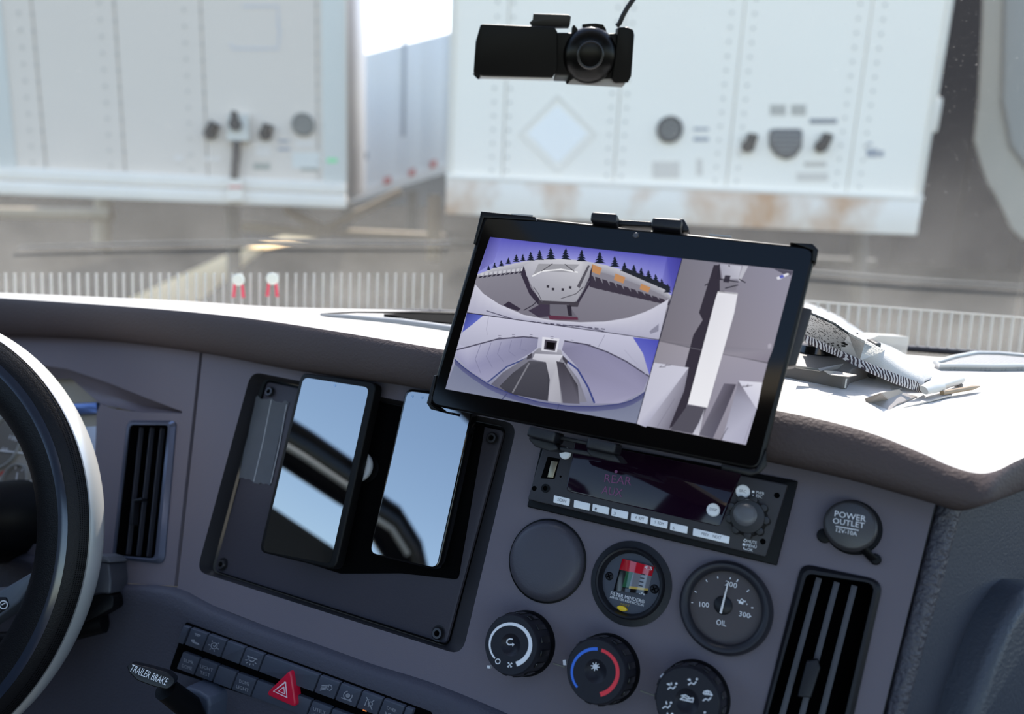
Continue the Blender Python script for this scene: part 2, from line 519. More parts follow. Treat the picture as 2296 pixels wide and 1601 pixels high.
for k in range(9):
    t = k / 8
    r = []
    for q, f in zip(Td, Fd):
        p = q + (f - q) * t
        p = p + V((0, 0, .004 * math.sin(math.pi * min(1, t * 1.0)) * (1 if k else 0)))
        r.append(dl(p))
    rows.append(r)
rows.append([dl(f + V((0, .08, -.06))) for f in Fd])
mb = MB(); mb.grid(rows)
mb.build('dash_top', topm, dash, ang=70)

# lower panel below the rounded ledge
cr_d = [D.w(*D.px(p)) for p in CREASE]
eu = (D.w(*D.px(CREASE[10])) - D.w(*D.px(CREASE[5]))).normalized()
N2 = (M.Rotation(math.radians(-15), 3, eu) @ D.n)
if N2.z > D.n.z: N2 = (M.Rotation(math.radians(15), 3, eu) @ D.n)
LH = .010
D2 = Fr(D.w(*D.px((607, 1430), LH), LH), eu, N2)
r0 = dense(cr_d, 3)
r1, r2, r3, r4 = [], [], [], []
for q in r0:
    l = D.loc(q)
    g = D2.loc(q)
    r1.append(D.w(l.x, l.y - .0025, LH * .62)); r2.append(D.w(l.x, l.y - .007, LH * .98))
    r3.append(D2.w(g.x, g.y - .016, 0)); r4.append(D2.w(g.x - .02, g.y - .24, 0))
mb = MB(); mb.grid([[dl(q) for q in r] for r in (r0, r1, r2, r3, r4)])
mb.build('knee_panel', lowm, dash, ang=80)

# grained strip, side panel and bolster on the right
sl = [(2106, 1104), (2060, 1280), (2020, 1440), (1981, 1601), (1948, 1735)]
sr = [(2163, 1118), (2117, 1290), (2070, 1460), (2032, 1601), (2000, 1735)]
strip = mat('strip_grain', (70, 68, 76), .45, bump=(260, 1.0))
next(n_ for n_ in strip.node_tree.nodes if n_.type == 'BUMP').inputs['Distance'].default_value = .003
rws = []
for a, b in zip(sl, sr):
    A, B = D.w(*D.px((a[0] + 3, a[1]), -.003), -.003), D.w(*D.px(b, -.004), -.004)
    rws.append([dl(A + D.n * -.008), dl(A), dl(A + (B - A) * .15 + D.n * .004), dl(A + (B - A) * .5 + D.n * .006), dl(A + (B - A) * .85 + D.n * .004), dl(B), dl(B - D.n * .003)])
mb = MB(); mb.grid(rws); mb.build('grained_strip', strip, dash, ang=50)
S0, S1, S2 = D.w(*D.px((2163, 1118), -.006), -.006), at(2430, 1035, zt + .10), D.w(*D.px((2032, 1601), -.006), -.006)
SN = (S1 - S0).cross(S2 - S0).normalized()
if SN.dot(EYE - S0) < 0: SN = -SN
S = Fr(S0, S1 - S0, SN)
mb = MB()
mb.grid([[dl(S.w(*S.px(p))) for p in r] for r in ([(2163, 1115), (2240, 1090), (2330, 1060), (2460, 1015)], [(2100, 1350), (2220, 1330), (2330, 1310), (2460, 1290)], [(1990, 1740), (2150, 1740), (2300, 1740), (2460, 1740)])])
mb.build('end_panel', mat('side_panel_skin', (58, 61, 72), .5, bump=(500, .5)), dash)
bol = S.P(C8((1800, 780), (1732, 832), (1650, 950), (1585, 1080), (1500, 1300), (1430, 1500), (1395, 1620), (1370, 1720), (1950, 1720), (1950, 780)), .02)
mb = MB(); mb.prism([dl_ for dl_ in bol], -.002, .022, bev=.010, seg=4)
o = mb.build('bolster', mat('bolster_skin', (62, 66, 76), .42, bump=(420, .8)), None, ang=60)
o.parent = dash; o.matrix_local = D.mat().inverted() @ S.mat()

# screwed-on mounting plate in the pocket
PL = FL + .001
mp = thing('mounting_plate', D.sub((800, 1200), PL), 'black flat plate screwed into the recess behind both phones', 'plate')
PF = D.sub((800, 1200), PL)
mb = MB(); mb.prism(round_poly(PF.P([(599, 856), (1130, 966), (1000, 1444), (480, 1279)], .002), .004), -.001, .002, bev=.0008)
mb.build('plate', plate, mp)
for p in C4((400, 180), (155, 1065), (1540, 418), (1262, 1418)):
    c = PF.px(p, .003)
    mb = MB(); r = .0048
    mb.lathe([(r * .45, .0028), (r * .5, .0052), (r * .86, .0052), (r, .0042), (r, .0020), (r * 1.35, .0020)], c, 20)
    s_ = mb.build('screw', dsteel, mp)
    mb = MB(); mb.prism(circ(c, r * .5, 6), .0020, .0030); mb.build('socket', voidm, s_)
BF_ = D.sub((900, 1080), PL + .002)  # black sheet painting in the shade behind and between the phones
shade_ = thing('phone_shade', BF_, 'matte black foam backing pad on the plate behind and between the phones', 'pad')  # sheet standing in for the phones' shade, not a foam pad
mb = MB(); mb.prism(round_poly(BF_.P(C4((640, 160), (1500, 345), (1362, 1142), (1070, 1110), (760, 1112), (440, 1010)), .002), .004), 0, .002, bev=.0006); mb.build('pad', mat('shade_black', (7, 7, 8), .95, spec=.05), shade_)  # 'pad' is the shade sheet
tape = thing('tape_strip', D.sub((600, 985), PL + .002), 'frayed grey cloth tape strip with stitched lines on the mounting plate', 'tape')
TF = D.sub((600, 985), PL + .002)
L_, R_ = C4((330, 205), (322, 260), (305, 330), (288, 400), (270, 480), (256, 550), (241, 622)), C4((402, 662), (420, 560), (445, 440), (470, 330), (500, 235))
jag = lambda P: [(x + random.uniform(-1.5, 1.5), y + random.uniform(-2, 2)) for x, y in P]
btm = [(L_[-1][0] + (R_[0][0] - L_[-1][0]) * t, L_[-1][1] + (R_[0][1] - L_[-1][1]) * t + random.uniform(-4, 4)) for t in [i / 14 for i in range(1, 14)]]
tpt = [(R_[-1][0] + (L_[0][0] - R_[-1][0]) * t, R_[-1][1] + (L_[0][1] - R_[-1][1]) * t + random.uniform(-4, 4)) for t in [i / 14 for i in range(1, 14)]]
mb = MB(); mb.prism(TF.P(jag(L_) + btm + R_ + tpt), -.0002, .0006)
mb.build('tape', mat('cloth_tape', (88, 89, 94), .8, bump=(1500, .6), var=(60, .15)), tape)
for a, b in (((408, 222), (318, 640)), ((487, 245), (405, 650))):
    strokes(TF, [C4(a, ((a[0] + b[0]) / 2 + 4, (a[1] + b[1]) / 2), b)], 2.0, .0006, mat('stitch', (170, 170, 172), .8), tape, 'stitching')

# vents
def vent(name, fr_px, outer_px, inner_px, slats, label, fm, depth, rim, sw):
    slm = mat('vent_slat', (62, 62, 70), .4)
    F = D.sub(fr_px)
    t = thing(name, F, label, 'air vent', 'dashboard air vents')
    o_, i_ = round_poly(F.P(outer_px), .008, 5), round_poly(F.P(inner_px), .005, 5)
    mb = MB()
    oh, ih = .0015, rim
    mid_ = [((a[0] * .45 + b[0] * .55), (a[1] * .45 + b[1] * .55)) for a, b in zip(o_, i_)]
    mb.wall(o_, -.001, o_, oh); mb.wall(o_, oh, mid_, ih); mb.wall(mid_, ih, i_, ih); mb.wall(i_, ih, i_, ih - .0015)
    mb.build('frame', fm, t, ang=50)
    mb = MB(); mb.wall(i_, ih - .0015, i_, -depth); mb.build('throat', voidm, t)
    mb = MB(); mb.prism(i_, -depth - .004, -depth); mb.build('duct', voidm, t)
    for a, b in slats:
        A, B = F.px(a, -.004), F.px(b, -.004)
        mb = MB(); mb.ribbon([A, B], sw, -.009, -.004)
        bmesh.ops.bevel(mb.b, geom=[e for e in mb.b.edges if all(abs(q.co.z + .004) < 1e-6 for q in e.verts)], offset=sw * .3, segments=2, affect='EDGES')
        mb.build('slat', slm, t)
    return t, F
t, F = vent('air_vent', (325, 1100), [(287, 943), (397, 944), (370, 1266), (253, 1252)], [(297, 954), (384, 955), (354, 1253), (264, 1245)],
            [((313, 958), (283, 1243)), ((337, 958), (306, 1246)), ((360, 959), (329, 1248))],
            'smaller slatted air vent with a pale glossy rim between wheel and panel seam', mat('vent_rim_gloss', (100, 104, 122), .18, metal=.6), .028, .004, .0013)
mb = MB(); mb.prism(round_poly(F.P(C2((952, 66), (1022, 52), (1018, 70), (966, 80), (955, 248), (935, 246)), .0), .0005), -.006, .001, bev=.0004)
mb.build('tab', satin, t)
t, F = vent('air_vent', (1860, 1480), C8((283, 620), (818, 733), (545, 1960), (-40, 1880)), C8((318, 685), (762, 752), (497, 1900), (0, 1830)),
            [(C8((396, 715))[0], C8((90, 1850))[0]), (C8((513, 742))[0], C8((215, 1870))[0]), (C8((628, 765))[0], C8((345, 1880))[0])],
            'larger slatted air vent in a dark frame below the power outlet', satin, .03, .004, .0035)
mb = MB(); mb.prism(round_poly(F.P(C8((318, 1252), (390, 1240), (405, 1300), (345, 1490), (258, 1482))), .001), -.006, .006, bev=.002, seg=3)
mb.build('tab', satin, t)

# windscreen reflection of the defroster slots, modelled as pale upright fins
reflected_fin = mat('reflection_pale', (205, 203, 196), .5, alpha=.5)
DG = Fr(at(900, 660, .98), XA, V((0, -1, .1)))
dg = thing('defroster_reflection', DG, 'row of thin pale upright fins along the foot of the windscreen', 'grille')  # fins stand in for the defroster slots mirrored in the windscreen
def fin_at(x):
    z = 1.005 if x < 1000 else 1.005 - (x - 1000) / 1300 * .13
    yt = 612 + max(0, x - 900) * .012 + (max(0, x - 1000) / 1296) ** 1.0 * 84
    yb = yt + 82
    return at(x, yt, z), at(x, yb, z)
xs = [(-8 + 20.35 * i) for i in range(50)] + [1835 + 23 * i for i in range(23)]
dgl = lambda q: tuple(DG.loc(q))
src = None
for x in xs:
    a, b = fin_at(x)
    if src is None:
        mb = MB(); mb.box(-.0013, .0013, -.052, 0, -.002, .002, .0006, 1); o = mb.build('reflected_fin', reflected_fin, dg); src = o
    else:
        o = src.copy(); COL.objects.link(o); o.parent = dg
    o.location = dgl(a)
mb = MB(); mb.tube([dgl(fin_at(x)[1] + V((0, .004, -.004))) for x in range(-60, 2420, 60)], .004, 6)
mb.build('rail', dsteel, dg)  # part of the windscreen reflection stand-in
mb = MB(); mb.tube([dgl(fin_at(x)[0]) for x in range(1800, 2420, 40)], .0012, 6)
mb.build('cap_rail', reflected_fin, dg)
for x, y in ((535, 627), (611, 625)):
    tf = Fr(at(x, y, .985), XA, V((0, -1, .05)))
    k = thing('tag_disc', tf, 'pale round tag with two red strips, %s of the pair on the defroster fins' % ('left' if x < 560 else 'right'), 'tag', 'round tags on the fins')  # the fins are the modelled windscreen reflection
    s_ = tf.scale((x, y))
    mb = MB(); mb.lathe([(0, .003), (11 * s_, .003), (13.5 * s_, .0015), (13.5 * s_, 0), (0, 0)], (0, 0), 24)
    mb.build('disc', mat('pale_disc', (214, 216, 206), .5), k)
    for sg in ((-1, 1) if x < 560 else (-1, 1)):
        mb = MB(); mb.prism([(sg * 8 * s_ - 3 * s_, -10 * s_), (sg * 8 * s_ + 3 * s_, -10 * s_), (sg * 11 * s_ + 3 * s_, -40 * s_), (sg * 11 * s_ - 4 * s_, -40 * s_)], 0, .0015)
        mb.build('strip', mat('red_strip', (214, 70, 90), .5), k)
# ------------------------------------------------------------ radio
F = D.sub((1450, 1130))
rad = thing('car_radio', F, 'flat single-height car radio with white keys and dark display under the tablet', 'radio')
RH = .010
mb = MB(); mb.prism(round_poly(F.P(C6((206, 8), (2188, 378), (2022, 1036), (74, 578)), .004), .001), -.002, .004, bev=.001)
mb.build('sleeve', blackm, rad)
mb = MB(); mb.prism(round_poly(F.P(C6((226, 22), (2110, 405), (1935, 970), (78, 520)), RH), .0012), .003, RH, bev=.001)
mb.build('faceplate', mat('radio_face', (54, 52, 56), .42, spec=.25, bump=(900, .1)), rad)
mb = MB(); mb.prism(round_poly(F.P(C6((455, 62), (1748, 322), (1582, 735), (378, 455)), RH), [.0008, .0008, .004, .004]), RH - .001, RH + .0006, bev=.0004)
mb.build('display', mat('display_glass', (26, 9, 26), .06, spec=.3), rad)
lcd = mat('lcd_pink', (74, 44, 78), .4, emit=((150, 90, 150), .12))
DH = RH + .0006
lettering('REAR', F, C6((678, 385))[0], C6((888, 412))[0], 18, DH, lcd, rad, 'display_lettering')
lettering('AUX', F, C6((655, 475))[0], C6((815, 503))[0], 18, DH, lcd, rad, 'display_lettering')
mb = MB(); mb.lathe([(0, DH + .0002), (.0012, DH + .0002), (.0012, DH - .0002)], F.px(C6((770, 305))[0], DH), 14); mb.build('indicator', lcd, rad)
keyt = mat('key_print', (120, 118, 126), .6)
keys = [(345, 530, 60, 'SCAN'), (503, 567, 60, ''), (650, 597, 62, '1'), (798, 633, 62, '3'), (952, 670, 64, '4  RPT'), (1105, 706, 64, '5  RDM'), (1260, 745, 66, '6'), (1512, 806, 140, 'PREV    NEXT')]
for x, y, w, s_ in keys:
    q = C6((x - w - 4 + 3, y - 29 - w * .235), (x + w + 4, y - 29 + w * .235), (x + w - 4, y + 29 + w * .235), (x - w - 6, y + 29 - w * .235))
    mb = MB(); mb.prism(round_poly(F.P(q, RH + .0015), .0006, 3), RH - .001, RH + .0015, bev=.0005)
    k = mb.build('key', whitek, rad)
    if s_:
        ww = w * (.55 if len(s_) > 1 else .12)
        cx_ = x if len(s_) > 1 else x - w * .65
        lettering(s_, F, C6((cx_ - ww, y + 10 - ww * .235))[0], C6((cx_ + ww, y + 10 + ww * .235))[0], 6.5, RH + .0015, keyt, k)
for x, y, r, s_ in ((1757, 458, 53, 'SRC'), (1527, 602, 51, 'DISP'), (370, 160, 46, '')):
    c = F.px(C6((x, y))[0], RH + .002); rr = r * .28746 * F.scale(C6((x, y))[0])
    mb = MB(); mb.lathe([(0, RH + .0022), (rr * .85, RH + .0020), (rr, RH + .0012), (rr, RH - .001)], c, 28)
    k = mb.build('round_key', whitek, rad)
    if s_: lettering(s_, F, C6((x - 28, y + 4))[0], C6((x + 28, y + 16))[0], 6.5, RH + .0021, keyt, k)
c = F.px(C6((1795, 655))[0], RH + .006); rr = 158 * .28746 * F.scale(C6((1815, 660))[0])
mb = MB()
mb.lathe([(0, RH + .008), (rr * .60, RH + .008), (rr * .78, RH + .0078), (rr * .84, RH + .006), (rr * .9, RH)], c, 40)
for i in range(9):
    a = i * 2 * math.pi / 9
    mb.lathe([(0, RH + .0072), (rr * .17, RH + .007), (rr * .2, RH + .005), (rr * .2, RH)], (c[0] + rr * .85 * math.cos(a), c[1] + rr * .85 * math.sin(a)), 14)
kn = mb.build('volume_knob', mat('knob_gloss', (30, 29, 28), .3), rad)
c2 = F.px(C6((1775, 637))[0], RH + .009)
mb = MB(); mb.lathe([(0, RH + .0098), (rr * .3, RH + .0096), (rr * .5, RH + .0088), (rr * .58, RH + .0074)], c2, 32); mb.build('knob_cap', mat('knob_cap_grey', (92, 92, 96), .35), kn)
mb = MB()
for x, y, r in ((132, 435, 20), (337, 343, 9), (2025, 490, 20), (1915, 850, 20)):
    mb.lathe([(0, RH + .0002), (r * .28746 * F.scale((1400, 1100)), RH + .0002), (r * .28746 * F.scale((1400, 1100)), RH - .001)], F.px(C6((x, y))[0], RH), 18)
mb.build('screw_holes', voidm, rad)
r = 33 * .28746 * F.scale((1220, 1095)); c = F.px(C6((220, 435))[0], RH)
mb = MB(); mb.lathe([(r * .5, RH - .001), (r * .55, RH + .0008), (r, RH + .0008), (r, RH - .001)], c, 24); j = mb.build('headphone_jack', blackm, rad)
mb = MB(); mb.lathe([(0, RH + .0002), (r * .55, RH + .0002)], c, 20); mb.build('jack_hole', voidm, j)
mb = MB(); mb.prism(F.P(C6((238, 188), (332, 204), (290, 362), (184, 357)), RH), RH - .001, RH + .0003); u = mb.build('usb_port', voidm, rad)
mb = MB(); mb.prism(F.P(C6((268, 222), (318, 228), (282, 355), (236, 350)), RH), RH, RH + .001, bev=.0003); mb.build('usb_tongue', mat('usb_metal', (150, 140, 120), .35, metal=.7), u)
for s_, a, b in (('■ PWR', (1832, 470), (1925, 488)), ('• ESC', (1830, 495), (1908, 514)), ('⏻/MUTE', (1765, 852), (1866, 872)), ('■ MENU', (1757, 882), (1864, 904)), ('↳ OK', (1762, 914), (1836, 930))):
    s_ = ''.join(ch for ch in s_ if ch.isascii()).strip(' /')
    lettering(s_, F, C6((a[0] + 30, a[1] + 6))[0], C6(b)[0], 6.5, RH, white, rad)
strokes(F, [['fill'] + C6((1832, 452), (1850, 455), (1848, 472), (1830, 469)), ['fill'] + C6((1836, 484), (1843, 485), (1842, 494), (1834, 493)), ['fill'] + C6((1758, 862), (1780, 866), (1778, 884), (1756, 880)),
             C6((1768, 892), (1766, 908), (1790, 913)), C6((1766, 842), (1776, 832), (1788, 838), (1786, 850), (1774, 853), (1766, 842))], 2, RH, white, rad)

# ------------------------------------------------------------ round gauges
def S7(r, p): return r * .30488 * D.scale(p)
p = C7((515, 350))[0]; F = D.sub(p)
t = thing('blank_gauge_cap', F, 'plain domed round cover left of the dark gauge with the red window', 'cap')
R_ = S7(292, p)
c1 = F.px(C7((492, 343))[0], .009)
mb = MB(); mb.lathe([(0, .0098), (R_ * .5, .0096), (R_ * .78, .0090), (R_ * .86, .0082), (R_ * .95, .0052), (R_ * .995, .001), (R_ * .995, -.003)], (0, 0), 64)
mb.build('cover', satin if False else mat('cap_skin', (70, 68, 76), .42, spec=.35, bump=(800, .3)), t, ang=60)
mb = MB(); mb.lathe([(R_ * .99, .0016), (R_ * 1.03, .0012), (R_ * 1.03, -.002)], (0, 0), 64); mb.build('rim', blackm, t)

p = C7((1130, 517))[0]; F = D.sub(p)
t = thing('filter_gauge', F, 'dark round air filter gauge with red and green window and yellow button', 'gauge', 'round dash gauges')
R_ = S7(305, p)
mb = MB(); mb.lathe([(R_ * .99, -.002), (R_ * .99, .0012), (R_ * .84, .002), (R_ * .83, .0062), (R_ * .80, .0072), (R_ * .76, .0068), (R_ * .70, .001), (R_ * .70, -.004)], (0, 0), 64)
mb.build('bezel', satin, t, ang=45)
mb = MB(); mb.lathe([(0, .0002), (R_ * .71, .0002), (R_ * .71, -.004)], (0, 0), 48); mb.build('dial', mat('gauge_dial', (58, 62, 74), .4), t)
W0 = C7((1068, 337), (1302, 398), (1250, 597), (1003, 572))
def wp(a, b, h):      # a across, b down
    q = [W0[0][i] * (1 - a) * (1 - b) + W0[1][i] * a * (1 - b) + W0[2][i] * a * b + W0[3][i] * (1 - a) * b for i in (0, 1)]
    l = F.px(q, h); return (l[0], l[1], h)
def band(a0, a1, b0, b1, k=10):
    return [[wp(a0 + (a1 - a0) * i / k, b, .0006 + .0045 * math.sin(math.pi * (a0 + (a1 - a0) * i / k))) for i in range(k + 1)] for b in (b0, b1)]
wm = [mat('win_red', (190, 20, 40), .08, spec=.7), mat('win_green', (20, 84, 50), .08, spec=.7), mat('win_grey', (120, 120, 126), .08, spec=.7), mat('win_black', (14, 14, 18), .08, spec=.7), mat('win_yellow', (190, 160, 80), .1, spec=.7)]
mb = MB()
for sl_, bb in ((0, (.0, 1, 0, .34)), (3, (0, .22, .34, 1)), (1, (.22, .42, .34, .86)), (2, (.42, 1, .34, .80)), (4, (.42, 1, .80, .88)), (3, (.22, 1, .88, 1)), ):
    mb.slot = sl_; mb.grid(band(*bb))
for f in mb.b.faces:
    pass
bmesh.ops.recalc_face_normals(mb.b, faces=mb.b.faces)
mb.slot = 3; mb.prism([wp(a, b, 0)[:2] for a, b in ((0, 0), (1, 0), (1, 1), (0, 1))], -.001, .0006)
win = mb.build('window', wm, t)
_me = win.data
lettering('4.5', F, C7((1228, 408))[0], C7((1285, 424))[0], 7, .0045, white, win)
lettering('kPa', F, C7((1190, 598))[0], C7((1232, 606))[0], 5, .003, white, win)
for k in range(4):
    strokes(F, [C7((1205 - k * 6, 450 + k * 28), (1235 - k * 6, 456 + k * 28))], 2, .0046, mat('dark_print', (40, 40, 44), .6), win, 'scale_mark')
for q, r in (((970, 465), 31), ((1302, 560), 33)):
    c = F.px(C7(q)[0], .001); r = S7(r, p)
    mb = MB(); mb.lathe([(0, .0014), (r * .7, .0013), (r, .0004), (r, -.001)], c, 20); s_ = mb.build('screw', satin, t)
    mb = MB()
    for a in (.6, .6 + math.pi / 2):
        dx, dy = r * .6 * math.cos(a), r * .6 * math.sin(a)
        mb.ribbon([(c[0] - dx, c[1] - dy), (c[0] + dx, c[1] + dy)], r * .25, .001, .0017)
    mb.build('cross_slot', voidm, s_)
lettering('FILTER MINDER®', F, C7((980, 602))[0], C7((1230, 668))[0], 7.5, .0003, white, t)
lettering('AIR FILTER RESTRICTION', F, C7((975, 624))[0], C7((1222, 690))[0], 5, .0003, white, t)
lettering('RESET', F, C7((1055, 676))[0], C7((1120, 692))[0], 4.5, .0003, mat('yellow_print', (150, 130, 50), .6), t)
c = F.px(C7((1065, 703))[0], .002)
mb = MB(); mb.prism(circ(c, S7(38, p), 24, ry=S7(19, p)), -.001, .003, bev=.0008); mb.build('reset_button', mat('yellow_button', (232, 190, 20), .4), t)

p = C7((1828, 695))[0]; F = D.sub(p)
t = thing('oil_gauge', F, 'round oil temperature gauge with white needle and 100 to 300 scale', 'gauge', 'round dash gauges')
R_ = S7(333, p)
mb = MB(); mb.lathe([(R_, -.002), (R_, .003), (R_ * .97, .0075), (R_ * .92, .0100), (R_ * .86, .0102), (R_ * .80, .0085), (R_ * .77, .0070), (R_ * .765, .0015)], (0, 0), 72)
mb.build('bezel', mat('bezel_skin', (40, 40, 47), .4, spec=.3, bump=(900, .15)), t, ang=50)
mb = MB(); mb.lathe([(0, .002), (R_ * .78, .002), (R_ * .78, -.002)], (0, 0), 48); mb.build('dial', mat('oil_dial', (66, 58, 60), .5, var=(40, .12)), t)
dc = C7((1800, 685))[0]; dh = .002
def g7(*q): return C7(*q)
tk = []
for a, l in ((-172, 12), (-150, 18), (-120, 18), (-98, 14), (-74, 14), (-60, 22), (-32, 20), (2, 16), (19, 12)):
    ca, sa = math.cos(math.radians(a)), math.sin(math.radians(a))
    tk.append(C7((1800 + 215 * ca, 690 + 210 * sa), (1800 + (215 + l) * ca, 690 + (210 + l) * sa)))
strokes(F, tk, 2.2, dh, white, t, 'tick_marks')
for s_, a, b in (('100', (1634, 690), (1705, 697)), ('200', (1820, 532), (1908, 556)), ('300', (1924, 758), (2005, 776))):
    lettering(s_, F, C7(a)[0], C7(b)[0], 11, dh, white, t)
lettering('OIL', F, C7((1758, 822))[0], C7((1830, 836))[0], 12, dh, white, t)
strokes(F, [C7((1912, 640), (1930, 650), (1945, 632), (1962, 650), (1975, 655)), ['fill'] + C7((1925, 648), (1958, 654), (1955, 674), (1922, 664)), C7((1958, 656), (1975, 648)), C7((1982, 668), (1986, 676))], 2, dh, white, t)
hc = F.px(C7((1805, 680))[0], .005); hr = S7(66, p)
mb = MB(); mb.ribbon([F.px(C7((1790, 738))[0], .005), F.px(C7((1847, 505))[0], .005)], [S7(16, p), S7(8, p)], .0042, .0054); mb.build('needle', mat('needle_white', (225, 222, 220), .4), t)
mb = MB(); mb.lathe([(0, .0040), (hr * .8, .0038), (hr, .003), (hr, .001)], hc, 28); mb.build('needle_hub', satin, t)

# ------------------------------------------------------------ climate knobs
def climate(pc, rface, label):
    F = D.sub(pc)
    t = thing('climate_knob', F, label, 'knob', 'climate control knobs')
    H = .030
    R0 = S7(rface, pc) * .98
    mb = MB()
    mb.lathe([(R0 * 1.10, -.002), (R0 * 1.10, .003), (R0 * 1.04, .005)], (0, 0), 64)
    mb.build('collar', blackm, t)
    mb = MB()
    n = 30; ring = []
    mb.lathe([(R0 * 1.03, .003), (R0 * 1.02, .008), (R0 * 1.0, H - .005), (R0 * .985, H - .003), (R0 * .96, H - .0008), (R0 * .93, H), (R0 * .36, H), (R0 * .30, H - .0012), (R0 * .18, H - .0030), (0, H - .0036)], (0, 0), 64)
    b = mb.build('body', mat('knob_face', (34, 34, 41), .40, spec=.2, bump=(900, .1)), t, ang=40)
    for k in range(15):
        a = k * 2 * math.pi / 15
        mb = MB(); q = [(R0 * rr_ * math.cos(a + da), R0 * rr_ * math.sin(a + da)) for rr_, da in ((1.0, -.10), (1.045, -.09), (1.045, .09), (1.0, .10))]
        mb.prism(q, .008, H - .006, bev=.0006); mb.build('grip', mat('grip_gloss', (24, 24, 26), .22), t)
    return t, F, H, R0
def stroke7(F, lines, w, H, m_, t, nm='symbol'):
    return strokes(F, lines, w, H, m_, t, nm)
CKo = lambda p_, h: None
def base_of(face_c, H=.030):
    """pixel of the base centre under a face centre"""
    u, v = D.px(face_c, H)
    q = D.w(u, v, 0) - EYE
    z = q.dot(FWD)
    return (CX + FPX * q.dot(RGT) / z, CY + FPX * q.dot(DWN) / z)
H = .030
fc = C7((245, 970))[0]
t, F, H, R0 = climate(base_of(fc), 212, 'round fan knob with white sweep ring, first of the climate knobs')
kp = white
n_ = 30
ap = C7(*[(242 + 150 * math.cos(math.radians(a)), 968 + 152 * math.sin(math.radians(a))) for a in [(138 + (432 - 138) * i / n_) for i in range(n_ + 1)]])
q = F.P(ap, H); sc7 = F.scale(fc)
mb = MB(); mb.ribbon(q, [sc7 * (3.2 + 6.5 * i / n_) for i in range(n_ + 1)], H - .0002, H + .0003); mb.build('sweep_ring', kp, t)
stroke7(F, [C7(*[(152 + 17 * math.cos(a * .5236), 1092 + 18 * math.sin(a * .5236)) for a in range(13)])], 1.8, H, kp, t)
stroke7(F, [['fill'] + C7((240, 1116), (222, 1102), (235, 1098)), ['fill'] + C7((240, 1116), (252, 1100), (262, 1110)), ['fill'] + C7((240, 1116), (258, 1132), (246, 1138)), ['fill'] + C7((240, 1116), (230, 1138), (220, 1128))], 2, H, kp, t)
stroke7(F, [C7((262, 930), (240, 926), (222, 935), (218, 955), (232, 970), (262, 968)), ['fill'] + C7((258, 955), (274, 968), (260, 982))], 2.6, H - .0018, kp, t)
strokes(D2 if False else F, [['fill'] + C7((86, 1120), (108, 1122), (112, 1142), (92, 1142))], 2, .008, kp, t, 'pointer', th=.004)
fc = C7((870, 1165))[0]
t, F, H, R0 = climate(base_of(fc), 226, 'round temperature knob with blue and red sweep arcs')
ap = C7(*[(868 + 172 * math.cos(math.radians(a)), 1172 + 172 * math.sin(math.radians(a))) for a in [(140 + (276 - 140) * i / n_) for i in range(n_ + 1)]])
mb = MB(); mb.ribbon(F.P(ap, H), [sc7 * (4.2 + 2.0 * i / n_) for i in range(n_ + 1)], H - .0002, H + .0003); mb.build('cold_arc', mat('blue_print', (50, 110, 215), .5), t)
ap = C7(*[(868 + 166 * math.cos(math.radians(a)), 1172 + 168 * math.sin(math.radians(a))) for a in [(-74 + (77 + 74) * i / n_) for i in range(n_ + 1)]])
mb = MB(); mb.ribbon(F.P(ap, H), [sc7 * (6.2 + 2.2 * i / n_) for i in range(n_ + 1)], H - .0002, H + .0003); mb.build('hot_arc', mat('red_print', (225, 45, 60), .5), t)
sn = []
for k in range(4):
    a = math.radians(12 + 45 * k); dx, dy = 32 * math.cos(a), 32 * math.sin(a)
    sn.append(C7((868 - dx, 1130 - dy), (868 + dx, 1130 + dy)))
sn.append(C7(*[(868 + 16 * math.cos(a * .785), 1130 + 16 * math.sin(a * .785)) for a in range(9)]))
stroke7(F, sn, 1.7, H - .0016, kp, t)
strokes(F, [['fill'] + C7((642, 1080), (664, 1078), (668, 1118), (646, 1118))], 2, .010, kp, t, 'pointer', th=.004)
fc = C7((1543, 1385))[0]
t, F, H, R0 = climate(base_of(fc), 236, 'round airflow knob printed with small figure symbols')
def figure(cx_, cy_, head=(34, -22), extra=None, s=1.0):
    L = [C7((cx_ - 30 * s, cy_ + 20 * s), (cx_ - 8 * s, cy_ + 4 * s), (cx_ + 10 * s, cy_ + 16 * s), (cx_ + 30 * s, cy_ - 4 * s)),
         ['fill'] + C7(*circ((cx_ + head[0] * s, cy_ + head[1] * s), 8 * s, 10))]
    if extra: L += extra
    return L
for cx_, cy_, ex in ((1430, 1278, 1), (1582, 1245, 2), (1690, 1362, 3), (1392, 1418, 4), (1400, 1500, 5), (1640, 1490, 6)):
    e = []
    if ex in (1, 2): e = [C7((cx_ - 34, cy_ - 22), (cx_ - 16, cy_ - 12)), C7((cx_ - 20, cy_ - 26), (cx_ - 14, cy_ - 8))]
    if ex == 1: e += [C7((cx_ - 2, cy_ - 30), (cx_ - 2, cy_ - 12))]
    if ex == 3: e = [C7((cx_ - 28, cy_ - 32), (cx_ - 20, cy_ - 48), (cx_ + 5, cy_ - 54), (cx_ + 26, cy_ - 44), (cx_ + 34, cy_ - 26)), C7((cx_ - 22, cy_ - 30), (cx_ + 28, cy_ - 26)), C7((cx_ - 4, cy_ - 50), (cx_ - 6, cy_ - 30)), C7((cx_ + 10, cy_ - 50), (cx_ + 10, cy_ - 28))]
    if ex in (4, 5): e = [C7((cx_ - 2, cy_ - 32), (cx_ + 2, cy_ - 10))]
    stroke7(F, figure(cx_, cy_, extra=e), 2.4, H, kp, t)
stroke7(F, [C7((1492, 1372), (1520, 1352), (1545, 1368), (1590, 1362)), C7((1500, 1345), (1530, 1340), (1560, 1358)), C7((1495, 1370), (1585, 1390), (1590, 1365))], 2.4, H - .0018, kp, t)
